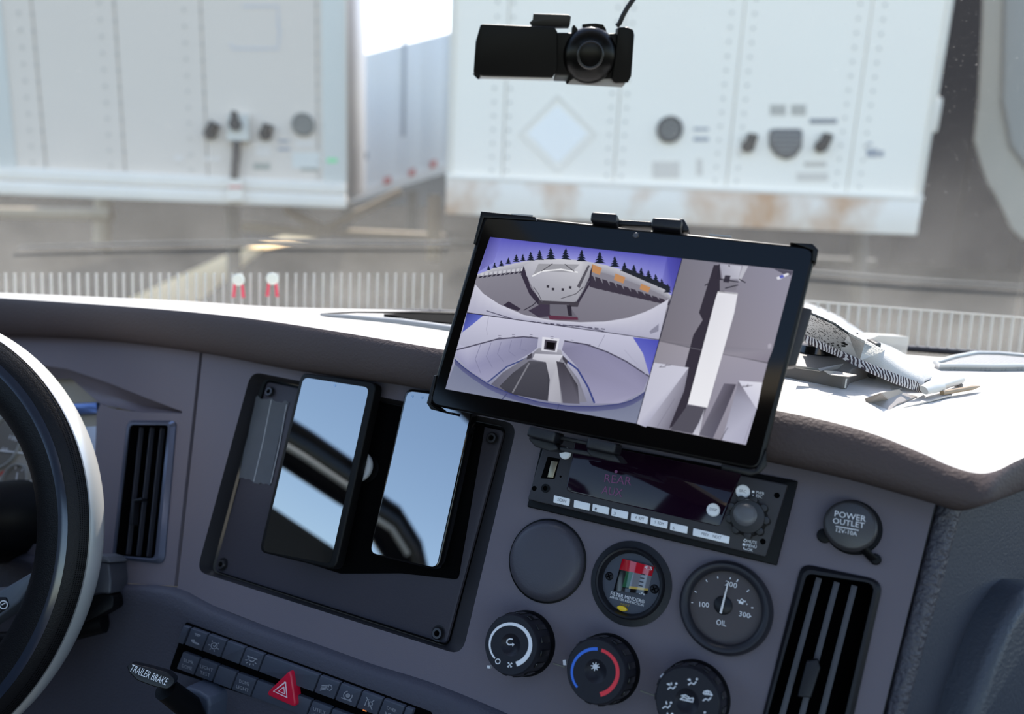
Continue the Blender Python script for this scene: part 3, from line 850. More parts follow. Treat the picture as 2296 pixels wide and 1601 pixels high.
strokes(F, [['fill'] + C7((1350, 1200), (1372, 1178), (1394, 1196), (1370, 1222))], 2, .010, kp, t, 'pointer', th=.004)
strokes(D, [C7((560, 1108), (645, 1134)), C7((1200, 1308), (1302, 1344))], 3.0, .0004, mat('slot_pale', (120, 118, 110), .5), dash, 'slot_line')

# ------------------------------------------------------------ power outlet
p = C8((615, 385))[0]; F = D.sub(p)
t = thing('power_outlet', F, 'capped round power outlet with printed lid and strap above the larger vent', 'power outlet')
k8 = .34411 * D.scale(p)
mb = MB(); mb.lathe([(175 * k8, -.001), (175 * k8, .002), (168 * k8, .003), (0, .003)], (0, 0), 48)
mb.prism(circ(F.px(C8((430, 440))[0], .002), 46 * k8, 24), -.001, .003, bev=.001)
mb.build('socket_flange', blackm, t)
c = F.px(C8((600, 372))[0], .011); r = 160 * k8
mb = MB(); mb.lathe([(r * .92, .002), (r, .004), (r, .0095), (r * .95, .0115), (r * .85, .0122), (0, .0128)], c, 56)
mb.build('lid', mat('lid_skin', (58, 56, 58), .38, bump=(800, .2)), t, ang=50)
mb = MB(); mb.tube([(*F.px(q, h), h) for q, h in zip(C8((660, 500), (700, 540), (745, 590), (775, 600)), (.008, .006, .004, .001))], [.0035, .0032, .0030, .0034], 10, flat=.5)
mb.lathe([(0, .005), (.0028, .0046), (.0036, .003), (.0036, -.001)], F.px(C8((765, 592))[0], .004), 18)
mb.build('strap', blackm, t)
lh = .0126
lettering('POWER', F, C8((497, 313))[0], C8((700, 350))[0], 13, lh, white, t)
lettering('OUTLET', F, C8((485, 357))[0], C8((690, 392))[0], 12, lh, white, t)
lettering('12V-10A', F, C8((507, 413))[0], C8((642, 442))[0], 9, lh, white, t)
strokes(F, [C8((506, 378), (655, 405))], 1.8, lh, white, t, 'printed_line')

# ------------------------------------------------------------ switch bank
p = C3((1000, 560))[0]; F = D2.sub(p)
t = thing('switch_panel', F, 'two-row bank of dark push switches around a red triangle switch', 'switch panel')
mb = MB(); mb.prism(round_poly(F.P(C3((150, 96), (2330, 896), (2400, 1250), (2200, 1240), (0, 522), (80, 296))), .003), -.002, .0008, bev=.0006)
mb.build('housing', voidm, t)
SH = .0045
al, dnv = V((1, .372)), V((-57, 148))
def sw(x0, x1, y0, row, icon=None, txt=None, amber=False):
    # x0..x1 top corners, y0 = y of top-left corner
    g = 6
    a, b = V((x0 + g, y0 + g * .4)), V((x1 - g, y0 + (x1 - x0 - g) * .372))
    c_, d_ = b + dnv, a + dnv
    mb = MB(); mb.prism(round_poly(F.P(C3(a, b, c_, d_), SH), .0007, 2), 0, SH, bev=.0009)
    o = mb.build('switch', keyface, t)
    cen = (a + b + c_ + d_) / 4
    if icon:
        L = []
        for ln in icon:
            f_ = ln[0] == 'fill'
            pts = [(cen.x + q[0] * 1.0 - q[1] * .36, cen.y + q[1] * .98 + q[0] * .36) for q in (ln[1:] if f_ else ln)]
            L.append((['fill'] if f_ else []) + C3(*pts))
        strokes(F, L, 1.9, SH, greyp, o)
    if txt:
        for i, w_ in enumerate(txt):
            hw = 11 * len(w_)
            off = 4 + (i - (len(txt) - 1) / 2) * 50
            a_ = (cen.x - hw - off * .3, cen.y + off + 14 - hw * .30); b_ = (cen.x + hw - off * .3, cen.y + off + 14 + hw * .42)
            lettering(w_, F, C3(a_)[0], C3(b_)[0], 7.5, SH, greyp, o)
    if amber:
        q = cen + V((-40, 60))
        strokes(F, [['fill'] + C3((q.x - 16, q.y - 6), (q.x + 16, q.y + 6), (q.x + 14, q.y + 14), (q.x - 18, q.y + 2))], 2, SH, mat('amber', (230, 130, 60), .4, emit=((230, 130, 60), .4)), o, 'indicator')
    return o
hatch = [[(-24, -46), (24, -46)], [(-16, -40), (-10, -32)], [(0, -40), (0, -30)], [(16, -40), (10, -32)], ['fill', (-36, 12), (-10, 4), (-6, 22), (30, 22), (42, 34), (30, 36), (-10, 34), (-30, 26)]]
lamp = [[(26 * math.cos(a * .524), 26 * math.sin(a * .524)) for a in range(13)], [(-8, -4), (4, 10), (12, -12)]] + [[(36 * math.cos(a), 36 * math.sin(a)), (48 * math.cos(a), 48 * math.sin(a))] for a in (.3, 1.2, 2.1, 3.0, 4.0, 5.4)]
dome = [[(-44, -18), (44, -18)], [(-28, -14), (-18, 10), (0, 16), (18, 10), (28, -14)]] + [[(36 * math.cos(a), 6 + 30 * math.sin(a)), (52 * math.cos(a), 6 + 44 * math.sin(a))] for a in (.3, .9, 1.57, 2.2, 2.8)]
beam = [[(10, -30), (34, -28), (44, -8), (34, 14), (12, 12), (10, -30)]] + [[(4 - k * 2, -24 + k * 12), (-46, -2 + k * 14)] for k in range(4)]
fanr = [[(36 * math.cos(a * .4 - .5), 36 * math.sin(a * .4 - .5)) for a in range(13)], [(15 * math.cos(a * .524), 15 * math.sin(a * .524)) for a in range(13)], [(-46, 36), (46, 36)]] + [[(0, 0), (14 * math.cos(a), 14 * math.sin(a))] for a in (0, 1.05, 2.1, 3.14, 4.2, 5.2)]
slip = [[(-40, -44), (40, 44)], [(-30, 30), (-30, -20), (-12, -30)], [(-4, 26), (26, 8), (16, -22), (30, -40)], [(10 + 18 * math.cos(a * .524), 18 * math.sin(a * .524)) for a in range(13)]]
sw(115, 178, 128, 0)
T1 = [(185, 343, 150, hatch, None, 0), (343, 508, 205, lamp, None, 0), (508, 673, 265, None, None, 0), (673, 843, 326, dome, None, 0), (843, 1333, 390, None, None, 0),
      (1333, 1518, 572, beam, None, 0), (1518, 1708, 641, fanr, None, 0), (1708, 1898, 711, slip, None, 1), (1898, 2092, 781, None, ['OVER', 'RIDE'], 0), (2092, 2170, 853, None, None, 0)]
for x0, x1, y0, ic, tx, am in T1: sw(x0, x1, y0, 0, ic, tx, am)
T2 = [(113, 273, 363, ['SLPR', 'DOME']), (273, 433, 422, ['LIGHT', 'TEST']), (433, 600, 484, None), (600, 773, 548, ['DOME', 'LIGHT']), (773, 1265, 612, None), (1265, 1443, 796, ['UTILY', 'LIGHT']), (1443, 1630, 866, None), (1630, 1820, 938, None), (1820, 2010, 1010, None), (2010, 2250, 1080, None)]
for x0, x1, y0, tx in T2: sw(x0, x1, y0, 1, None, tx)
HZ = SH + .0045
tri = C3((1072, 520), (1120, 862), (846, 742))
mb = MB(); mb.prism(round_poly(F.P(tri, HZ), .0030, 5), 0, HZ, bev=.0014, seg=3); hz = mb.build('hazard_switch', redm, t)
def trianglestroke(pts, w): strokes(F, [C3(*(pts + [pts[0]]))], w, HZ, mat('hazard_print', (240, 220, 226), .5), hz, 'triangle')
cen = (1005, 710)
for s_, w in ((1.0, 3.2), (.45, 2.4)):
    q = [(cen[0] + (x - cen[0]) * s_, cen[1] + (y - cen[1]) * s_) for x, y in ((1030, 630), (1044, 766), (925, 712))]
    trianglestroke(q, w)

# ------------------------------------------------------------ trailer brake lever
p = C2((1200, 1420))[0]
BF = Fr(at(345, 1520, .585), D2.u, (D2.n * .35 - ray(330, 1530).normalized() + RGT * .12).normalized())
t = thing('trailer_brake_lever', BF, 'black oval hand lever lettered for the trailer brake below the switch bank', 'lever')
mb = MB(); mb.prism(round_poly(BF.P(C2((912, 1258), (935, 1236), (1060, 1262), (1200, 1300), (1258, 1345), (1250, 1385), (1205, 1428), (1100, 1402), (985, 1360), (925, 1300)), .006), .006, 4), -.014, .008, bev=.006, seg=4)
mb.build('handle', mat('lever_skin', (16, 17, 22), .32, spec=.3), t, ang=60)
lettering('TRAILER BRAKE', BF, C2((924, 1292))[0], C2((1186, 1396))[0], 15, .008, white, t)
mb = MB(); mb.tube([(*BF.px((370, 1545), -.01), -.012), (*BF.px((420, 1585), -.03), -.035), (*BF.px((440, 1640), -.05), -.05)], [.009, .010, .012], 14); mb.build('stem', blackm, t)
F = D2.sub((440, 1590))
kb = thing('lever_bracket', F, 'blue-grey moulded bracket at the foot of the trailer brake lever', 'bracket')
mb = MB(); mb.prism(round_poly(F.P(C2((1248, 1480), (1330, 1408), (1420, 1440), (1492, 1488), (1500, 1545), (1470, 1800), (1200, 1800)), .02), .004), -.002, .02, bev=.006, seg=3); mb.build('bracket', mat('bracket_skin', (70, 76, 90), .5, bump=(600, .4)), kb)

# ------------------------------------------------------------ column stalk
SF = Fr(at(225, 1320, .69), RGT, (-FWD + RGT * .15 - DWN * .25))
t = thing('column_stalk', SF, 'dark grey column stalk end behind the right side of the steering wheel', 'stalk')
mb = MB(); mb.prism(round_poly(SF.P(C2((640, 520), (700, 505), (785, 520), (800, 640), (795, 745), (720, 735), (640, 745)), .012), .003, 3), -.03, .012, bev=.004, seg=3); mb.build('grip', mat('stalk_skin', (66, 67, 74), .4), t)
mb = MB(); mb.prism(round_poly(SF.P(C2((660, 460), (700, 455), (770, 475), (808, 520), (740, 512), (660, 508)), .012), .002, 3), -.03, .013, bev=.003, seg=2); mb.build('end_cap', mat('stalk_cap', (92, 94, 100), .4), t)
mb = MB(); mb.prism(round_poly(SF.P(C2((600, 760), (720, 742), (815, 745), (810, 840), (700, 900), (590, 950), (560, 960)), .005), .004, 3), -.03, .005, bev=.003); mb.build('housing', blackm, t)
mb = MB(); mb.tube([(0, -.03, -.02), (-.08, -.05, -.02), (-.25, -.06, -.03)], .012, 12); mb.build('arm', blackm, t)

# ------------------------------------------------------------ instrument cluster
CF = D.sub((60, 1080), -.03)
t = thing('instrument_cluster', CF, 'instrument cluster with white-scaled dials seen through the steering wheel', 'instrument cluster')
mb = MB(); mb.prism(CF.P([(-240, 790), (260, 790), (260, 1260), (-240, 1260)]), -.02, 0); mb.build('face', mat('cluster_face', (150, 143, 132), .6, var=(12, .15)), t)
mb = MB(); mb.prism(CF.P([(-240, 1175), (260, 1180), (260, 1250), (-240, 1245)], .012), 0, .012, bev=.004); mb.build('ledge', dashm, t)
mb = MB(); mb.prism(CF.P([(120, 905), (212, 900), (214, 925), (120, 930)], .01), 0, .008, bev=.003); mb.build('visor_bar', mat('visor_bar', (90, 110, 160), .2, metal=.5), t)
mb = MB(); mb.prism(round_poly(CF.P([(150, 960), (222, 955), (222, 1100), (150, 1110)], .004), .004), 0, .004, bev=.001); mb.build('display', mat('cluster_display', (176, 182, 200), .3), t)
for (cx_, cy_, r), txt in (((32, 1085, 46), 'AIR'), ((10, 990, 62), '')):
    k = CF.scale((cx_, cy_)); c = CF.px((cx_, cy_), .001)
    mb = MB(); mb.lathe([(r * k, 0), (r * k, .004), (r * k * .93, .004), (r * k * .9, .001)], c, 40); g = mb.build('gauge_ring', mat('gauge_ring', (190, 190, 186), .3, metal=.5), t)
    mb = MB(); mb.lathe([(0, .001), (r * k * .92, .001)], c, 32); mb.build('gauge_dial', mat('gauge_dial2', (112, 106, 98), .5), g)
    strokes(CF, [[(cx_ + r * .72 * math.cos(math.radians(a)), cy_ + r * .72 * math.sin(math.radians(a))), (cx_ + r * .86 * math.cos(math.radians(a)), cy_ + r * .86 * math.sin(math.radians(a)))] for a in range(150, 400, 25)], 2.4, .001, white, g, 'tick_marks')
    strokes(CF, [[(cx_ + 1, cy_ + r * .5), (cx_ + 7, cy_ - r * .55)] if txt else [(cx_ - 30, cy_ + 18), (cx_ + 42, cy_ + 26)]], 2.6, .002, white, g, 'needle')
    if txt: lettering(txt, CF, (22, 1128), (42, 1130), 9, .001, white, g)
lettering('100', CF, (20, 984), (38, 990), 9, .0015, white, t)
lettering('50', CF, (2, 1012), (16, 1014), 9, .0015, white, t)
strokes(CF, [[(0, 1066), (4, 1060), (14, 1056)]], 6, .0015, mat('dial_red', (190, 60, 50), .5), t, 'red_zone')

# ------------------------------------------------------------ steering wheel
k = .872
WC = EYE + RGT * (-.64657 * k) + DWN * (.18577 * k) + FWD * (.76235 * k)
WN = -(RGT * .11433 + DWN * .12507 + FWD).normalized()
WF = Fr(WC, RGT, WN)
t = thing('steering_wheel', WF, 'steering wheel with black perforated leather rim and satin silver outer band', 'steering wheel')
RO = .235 * k; RR = .027; RC = RO - RR
leather = mat('leather', (20, 19, 21), .42, spec=.2, bump=(900, .5))
rimgl = mat('rim_gloss', (40, 46, 60), .16, spec=.8)
silver = mat('satin_silver', (226, 226, 222), .38, metal=.6)
def rimring(a0, a1, k_, off=0.0):
    prof = []
    for i in range(k_ + 1):
        a = math.radians(a0 + (a1 - a0) * i / k_)
        prof.append((RC + (RR + off) * math.cos(a), (RR * .80 + off) * math.sin(a)))
    return prof
mb = MB(); mb.lathe(rimring(27, 64, 8), n=160); mb.build('leather_rim', leather, t, ang=80)
mb = MB(); mb.lathe(rimring(26, -95, 20, .0006), n=160); mb.build('silver_band', silver, t, ang=80)
mb = MB(); mb.lathe(rimring(64, 80, 4, .0005), n=160); mb.build('gloss_band', rimgl, t, ang=80)
mb = MB(); mb.lathe(rimring(80, 265, 14), n=160); mb.build('rim_shell', leather, t, ang=80)
mb = MB(); mb.lathe(rimring(24.8, 27.5, 2, .0012), n=160); mb.build('seam', mat('seam_line', (150, 150, 150), .3, metal=.6), t)
# perforations
holes = MB()
for j in range(4):
    a = math.radians(31 + j * 4)
    for i in range(300):
        th = -1.25 + 2.3 * i / 300
        r_, h_ = RC + (RR + .0002) * math.cos(a), (RR * .8 + .0002) * math.sin(a)
        c = V((r_ * math.cos(th), r_ * math.sin(th), h_)); s_ = .0005
        e1 = V((-math.sin(th), math.cos(th), 0)) * s_
        e2 = V((-math.sin(a) * math.cos(th), -math.sin(a) * math.sin(th), math.cos(a))) * s_
        vv = [holes.b.verts.new(c + e1 * dx + e2 * dy) for dx, dy in ((1, 0), (0, 1), (-1, 0), (0, -1))]
        holes.b.faces.new(vv)
o = holes.build('perforations', voidm, t); o['kind'] = 'stuff'
spm = mat('spoke_skin', (86, 92, 102), .42)
mb = MB(); mb.prism(round_poly(WF.P([(-300, 1200), (-60, 1330), (0, 1324), (72, 1282), (78, 1300), (40, 1352), (0, 1382), (-60, 1420), (-330, 1340)], -.004), .004), -.03, -.004, bev=.006, seg=3); sp = mb.build('spoke', spm, t)
mb = MB(); mb.prism(round_poly(WF.P([(-40, 1340), (12, 1340), (18, 1362), (-40, 1400)], -.002), .003), -.006, -.0025, bev=.001); mb.build('button_pad', satin, sp)
strokes(WF, [[(8 + 9 * math.cos(a * .524), 1356 + 9 * math.sin(a * .524)) for a in range(13)], [(4, 1356), (12, 1352)], [(-8, 1350), (-2, 1352)], [(-4, 1368), (0, 1370)]], 2.2, -.0025, white, sp)
mb = MB(); mb.lathe([(0, .012), (.045, .01), (.062, 0), (.062, -.03), (0, -.04)], (0, 0), 40); mb.build('hub', blackm, t)
for a in (math.radians(150), math.radians(210)):
    mb = MB(); mb.ribbon([(.06 * math.cos(a), .06 * math.sin(a)), (RC * math.cos(a), RC * math.sin(a))], .035, -.02, -.004); mb.build('spoke', spm, t)
colf = Fr(WF.w(0, 0, -.05), WF.u, WF.n)
sc_ = thing('steering_column', colf, 'black steering column shroud behind the wheel hub', 'steering column')
mb = MB(); mb.lathe([(.036, 0), (.042, -.04), (.045, -.10)], n=28); mb.build('shroud', blackm, sc_)

# ------------------------------------------------------------ phones
def phone(F, outer_px, screen_px, h1, label, case, cm, dots, tilt=None):
    t = thing('smartphone', F, label, 'phone', 'phones mounted in the dash recess')
    o_ = round_poly(F.P(outer_px, h1), .0075, 6)
    s_ = round_poly(F.P(screen_px, h1), .0060, 6)
    mb = MB(); mb.prism(o_, h1 - .0105, h1, bev=.0016, seg=3); mb.build('case' if case else 'body', cm, t)
    mb = MB(); mb.prism(s_, h1 - .002, h1 + .0003); mb.build('screen', glassy, t)
    for d in dots:
        mb = MB(); mb.lathe([(0, h1 + .0005), (.0011, h1 + .0005), (.0011, h1)], F.px(d, h1), 14); mb.build('camera', mat('cam_dot', (170, 200, 240), .2), t)
    return t
def tipped(F, deg):
    return Fr(F.o, F.u, M.Rotation(math.radians(deg), 3, F.u) @ F.n)
P1 = tipped(D.sub((710, 1050), .014), 3)
phone(P1, C4((560, 80), (948, 132), (735, 1095), (342, 1000)), C4((574, 106), (910, 158), (712, 1062), (362, 995)), .004,
      'left phone in a thick black case reflecting sky and the wheel', True, mat('phone_case', (12, 11, 12), .5, spec=.2), [C4((736, 147))[0]])  # the wheel mirrored here is the added bar
P2 = tipped(D.sub((930, 1070), .008), 2)
phone(P2, C4((1098, 160), (1455, 205), (1262, 1095), (905, 1010)), C4((1108, 176), (1445, 222), (1255, 1082), (916, 1004)), .004,
      'right phone without a case, partly behind the tablet corner', False, gloss, C4((1133, 203), (1183, 210)))
mo = Fr(D.w(*D.px((800, 1050), -.004), -.004), D.u, D.n)
for (px_, lab, hh_) in (((801, 1045), 'silver-rimmed round magnet mount behind the left phone', .020), ((940, 1075), 'black round magnet mount behind the right phone', .010)):
    _u, _v = D.px(px_, .006)
    mf = Fr(D.w(_u, _v, PL + .002), D.u, D.n)
    mt_ = thing('magnet_mount', mf, lab, 'mount', 'magnet mounts behind the phones')
    top = .012 - (PL + .002) - .0066 if hh_ == .020 else .006 - (PL + .002) - .0066
    mb = MB(); mb.lathe([(0, 0), (.012, 0), (.012, .003), (.007, .004), (.007, top - .005), (0, top - .005)], n=28); mb.build('base', blackm, mt_)
    mb = MB(); mb.lathe([(.0, top - .005), (.013, top - .005), (.0135, top - .004), (.0135, top - .001), (.013, top), (0, top)], n=36); mb.build('disc', mat('ring_silver', (232, 232, 234), .3, metal=.3) if hh_ == .020 else blackm, mt_)

# ------------------------------------------------------------ tablet, its holder
TN = -(RGT * .29431 + DWN * .157 + FWD * .94273).normalized()
TFr = Fr(at(1084, 475, .553), XA, TN)
a_, b_ = TFr.px((1084, 475)), TFr.px((1832, 554))
TF = Fr(TFr.w(*TFr.px((1400, 765))), TFr.w(*b_) - TFr.w(*a_), TN)
t = thing('tablet', TF, 'large black tablet showing three truck camera views above the radio', 'tablet')
tcase = mat('tablet_case', (10, 9, 11), .4, spec=.3)
o_ = TF.P(C5((345, 62), (2138, 250), (1835, 1452), (42, 1092)))
mb = MB(); mb.prism(round_poly(o_, .009, 6), -.013, 0, bev=.002, seg=3); mb.build('case', tcase, t)
mb = MB(); mb.prism(round_poly(TF.P(C5((362, 84), (2112, 262), (1812, 1432), (62, 1085)), .0006), .006, 5), -.004, .0006); mb.build('glass', mat('tablet_glass', (7, 6, 7), .08, spec=.25), t)
for q in (((330, 55), (620, 85), (632, 108), (345, 90), (300, 235), (288, 230)), ((1990, 222), (2110, 228), (2142, 262), (2130, 330), (2105, 320), (2110, 265)), ((1620, 1412), (1800, 1445), (1830, 1400), (1860, 1330), (1865, 1420), (1830, 1460), (1780, 1475), (1620, 1440)), ((78, 935), (92, 935), (60, 1085), (110, 1125), (180, 1135), (175, 1148), (60, 1118), (38, 1085))):
    mb = MB(); mb.prism(TF.P(C5(*q), .002), -.014, .002, bev=.0008); mb.build('corner_bumper', tcase, t)
mb = MB(); mb.lathe([(0, .0012), (.0017, .0012), (.0022, .0007)], TF.px(C5((1162, 188))[0]), 18); mb.build('camera', mat('tab_cam', (70, 66, 66), .2), t)
for a, b in (((495, 76), (610, 84)), ((1553, 184), (1675, 196))):
    strokes(TF, [C5(a, b)], 4, .0004, mat('port_pale', (170, 166, 164), .3), t, 'port_cover', th=.0012)
mb = MB()
em = bpy.data.materials.new('screen_picture'); em.use_nodes = True
n_ = em.node_tree; n_.nodes.clear()
oo = n_.nodes.new('ShaderNodeOutputMaterial'); ee = n_.nodes.new('ShaderNodeEmission'); at_ = n_.nodes.new('ShaderNodeVertexColor'); at_.layer_name = 'Col'
n_.links.new(at_.outputs[0], ee.inputs[0]); n_.links.new(ee.outputs[0], oo.inputs[0]); ee.inputs[1].default_value = .76
lvl = [0]
def pic(pts, *cols):
    lvl[0] += 1
    h = .0008 + lvl[0] * 3e-6
    f = TF.P(C5(*pts), h)
    mb.flat(f, h, [lin(c) for c in cols] if len(cols) > 1 else [lin(cols[0])] * len(pts))
def line(pts, w, c):
    P_ = [V(q) for q in pts]; L, R = [], []
    for i, q in enumerate(P_):
        d = (P_[min(i + 1, len(P_) - 1)] - P_[max(i - 1, 0)]).normalized(); o = V((-d.y, d.x)) * w / 2
        L.append(tuple(q + o)); R.append(tuple(q - o))
    for i in range(len(P_) - 1): pic([L[i], L[i + 1], R[i + 1], R[i]], c)
# view 1: rear camera of the tractor, fisheye
def strip_(A, B, ca, cb):
    for i in range(len(A) - 1):
        pic([A[i], A[i + 1], B[i + 1], B[i]], ca, ca, cb, cb)
def samp(P, n=24):
    r = []
    for i in range(n + 1):
        x = P[0][0] + (P[-1][0] - P[0][0]) * i / n
        for a, b in zip(P, P[1:]):
            if a[0] <= x <= b[0] or a[0] >= x >= b[0]:
                k_ = (x - a[0]) / ((b[0] - a[0]) or 1); r.append((x, a[1] + (b[1] - a[1]) * k_)); break
        else: r.append(P[-1])
    return r
hor = samp([(312, 395), (400, 362), (560, 325), (700, 310), (860, 318), (1000, 345), (1150, 390), (1290, 450), (1352, 510)])
topl = samp([(380, 195), (1410, 310)])
strip_(topl, hor, (92, 92, 188), (150, 152, 222))
pic([(380, 195), (440, 202), (400, 330), (320, 380)], (70, 68, 150), (100, 100, 190), (130, 130, 205), (110, 110, 180))
pic([(1330, 301), (1410, 310), (1368, 500), (1300, 440)], (80, 80, 175), (64, 62, 150), (90, 90, 180), (130, 130, 205))
low_ = samp([(255, 600), (1285, 745)])
strip_(hor, low_, (140, 138, 150), (120, 117, 130))
wall_ = samp([(312, 408), (400, 392), (560, 372), (700, 355), (860, 362), (1000, 390), (1150, 440), (1290, 498), (1345, 530)])
strip_(hor, wall_, (196, 196, 206), (150, 150, 162))
for x0, x1 in ((928, 980), (1052, 1106), (1190, 1240)):
    a = [(x, y) for x, y in ((x0, 340 + (x0 - 928) * .40), (x1, 340 + (x1 - 928) * .40), (x1 - 12, 380 + (x1 - 928) * .36), (x0 - 8, 380 + (x0 - 928) * .36))]
    pic(a, (192, 140, 96))
for x0 in range(905, 1330, 38):          # parked row with shadows
    y0 = 395 + (x0 - 905) * .33
    pic([(x0, y0), (x0 + 26, y0 + 8), (x0 + 62, y0 + 82 - (x0 - 905) * .10), (x0 + 8, y0 + 66 - (x0 - 905) * .10)], (62, 56, 70))
for x0 in range(330, 560, 24):
    y0 = 398 - (x0 - 330) * .12
    pic([(x0, y0 - 10), (x0 + 16, y0 - 12), (x0 + 14, y0 + 4), (x0 - 2, y0 + 6)], (200, 200, 210)); pic([(x0 - 4, y0 + 6), (x0 + 14, y0 + 4), (x0 + 2, y0 + 16), (x0 - 14, y0 + 18)], (60, 58, 72))
rs = random.Random(3)
for x, y, s_ in ((372, 362, 26), (405, 348, 28), (440, 338, 32), (478, 325, 34), (520, 312, 40), (556, 308, 36), (598, 302, 46), (645, 296, 52), (705, 290, 62), (785, 292, 60), (870, 300, 60), (968, 310, 62), (1048, 332, 56), (1100, 358, 46), (1150, 374, 50), (1190, 388, 48), (1230, 402, 50), (1268, 424, 50), (1300, 446, 46), (1332, 474, 46)):
    base = y + s_ * .42
    pic([(x - s_ * .06, base), (x + s_ * .06, base), (x + s_ * .05, y), (x - s_ * .05, y)], (30, 32, 42))
    for j in range(4):
        w_ = s_ * (.16 + .12 * j); yy = y - s_ * .5 + j * s_ * .24
        pic([(x + rs.uniform(-3, 3), yy - s_ * .14), (x + w_, yy + s_ * .2), (x - w_, yy + s_ * .18)], (30, 36, 50))
for x in range(1090, 1340, 16): pic([(x, 352 + (x - 1090) * .42), (x + 16, 360 + (x - 1090) * .42), (x + 14, 385 + (x - 1090) * .43), (x - 2, 378 + (x - 1090) * .43)], (40, 44, 54))
# white trailer edge along the foot
edge = samp([(300, 448), (345, 500), (430, 556), (560, 612), (700, 640), (860, 652), (1000, 648), (1120, 628), (1230, 590), (1338, 528)])
base_ = samp([(258, 598), (1285, 745)])
strip_(edge, base_, (206, 206, 222), (176, 176, 198))
line([(360, 640 - 50), (520, 640), (700, 668), (860, 672), (990, 700)], 5, (90, 88, 110))
for x in range(600, 980, 34): pic([(x, 646 + (x - 600) * .10), (x + 22, 649 + (x - 600) * .10), (x + 22, 655 + (x - 600) * .1), (x, 652 + (x - 600) * .1)], (90, 88, 108))
pic([(1235, 700), (1285, 660), (1283, 700), (1240, 715)], (140, 140, 160))
# the truck seen from behind
pic([(545, 395), (560, 350), (600, 470), (660, 545), (640, 560), (590, 500)], (56, 50, 66))
pic([(930, 345), (920, 440), (850, 560), (835, 545), (890, 450)], (56, 50, 66))
pic([(562, 345), (625, 322), (760, 312), (870, 326), (922, 345), (912, 410), (880, 480), (845, 540), (745, 555), (655, 545), (610, 470), (575, 400)], (186, 186, 196), (196, 196, 206), (206, 206, 214), (206, 206, 214), (180, 180, 190), (150, 150, 160), (150, 150, 160), (160, 160, 170), (176, 176, 186), (160, 160, 170), (170, 170, 182), (176, 176, 188))
pic([(640, 338), (860, 342), (815, 385), (655, 378), (608, 402)], (158, 158, 166))
line([(605, 405), (660, 378), (760, 368), (850, 384)], 7, (240, 240, 244))
line([(715, 338), (655, 378)], 4, (70, 68, 76)); line([(780, 340), (832, 380)], 4, (70, 68, 76))
pic([(905, 345), (915, 350), (860, 470), (845, 460)], (90, 88, 98))
for q in ((718, 474), (770, 476), (690, 460), (810, 465)): pic([(q[0] - 7, q[1] - 7), (q[0] + 7, q[1] - 6), (q[0] + 6, q[1] + 8), (q[0] - 7, q[1] + 7)], (60, 58, 68))
pic([(640, 535), (860, 545), (850, 570), (640, 560)], (70, 66, 76))
pic([(585, 590), (650, 555), (720, 560), (720, 620), (640, 625)], (66, 58, 76)); pic([(700, 555), (800, 558), (830, 600), (860, 640), (740, 642), (700, 610)], (110, 108, 120))
pic([(790, 560), (815, 562), (820, 620), (800, 618)], (48, 44, 56)); pic([(690, 615), (850, 625), (852, 640), (700, 638)], (96, 52, 72))
pic([(450, 560), (480, 540), (545, 580), (530, 592), (470, 572)], (56, 50, 66)); line([(560, 588), (610, 560), (640, 530)], 5, (50, 46, 60))
line([(660, 545), (640, 500), (612, 462)], 4, (90, 88, 100)); line([(845, 540), (870, 500), (912, 430)], 4, (90, 88, 100)); line([(760, 525), (840, 500), (880, 462)], 4, (70, 68, 78))
# view 2: rear view along the trailer
pic([(255, 600), (1285, 745), (1165, 1195), (140, 1010)], (206, 206, 226), (196, 196, 218), (122, 124, 150), (120, 124, 152))
pic([(255, 602), (345, 615), (290, 660), (232, 705), (225, 730)], (60, 66, 140), (96, 110, 200), (96, 108, 196), (90, 100, 190), (70, 78, 160))
pic([(1145, 732), (1285, 748), (1238, 945), (1225, 905), (1200, 820)], (90, 96, 190), (76, 80, 180), (100, 104, 190), (110, 114, 200), (100, 106, 196))
pic([(195, 830), (215, 770), (260, 790), (420, 740), (560, 728), (638, 735), (632, 790), (600, 815), (470, 890), (370, 975), (262, 905)], (158, 158, 188), (186, 186, 210), (186, 186, 210), (170, 170, 196), (150, 150, 178), (140, 140, 168), (136, 136, 164), (130, 130, 160), (148, 148, 178), (160, 160, 190), (150, 150, 184))
for k_ in range(5): line([(330 + 55 * k_, 770 - 7 * k_), (300 + 60 * k_, 850 - 14 * k_), (330 + 62 * k_, 925 - 30 * k_)], 3, (128, 128, 158))
line([(200, 800), (260, 785), (420, 742), (560, 730), (638, 737)], 7, (80, 78, 98))
pic([(778, 752), (900, 772), (1010, 812), (1110, 862), (1232, 942), (1200, 1020), (1080, 1085), (942, 1088), (905, 990), (850, 895), (765, 800)], (150, 148, 176), (140, 138, 168), (140, 138, 168), (140, 138, 168), (134, 132, 162), (150, 148, 178), (166, 164, 192), (160, 158, 186), (150, 148, 178), (140, 138, 166), (130, 128, 156))
line([(778, 752), (900, 772), (1010, 812), (1110, 862), (1232, 942)], 7, (70, 68, 88))
line([(780, 850), (850, 905), (905, 1000), (940, 1085)], 10, (60, 70, 130)); line([(366, 975), (470, 890), (610, 830)], 8, (70, 80, 130))
pic([(600, 825), (640, 790), (760, 800), (780, 860), (855, 960), (900, 1080), (760, 1085), (470, 1030), (385, 985), (450, 920)], (126, 126, 140), (150, 150, 160), (170, 170, 182), (140, 140, 152), (120, 120, 136), (130, 130, 146), (140, 140, 152), (96, 96, 106), (100, 100, 118), (110, 110, 124))
pic([(590, 858), (680, 866), (700, 960), (690, 1075), (480, 1035), (430, 995), (500, 925)], (86, 86, 96), (78, 78, 88), (58, 58, 68), (64, 64, 74), (58, 58, 68), (70, 70, 80), (70, 70, 80))
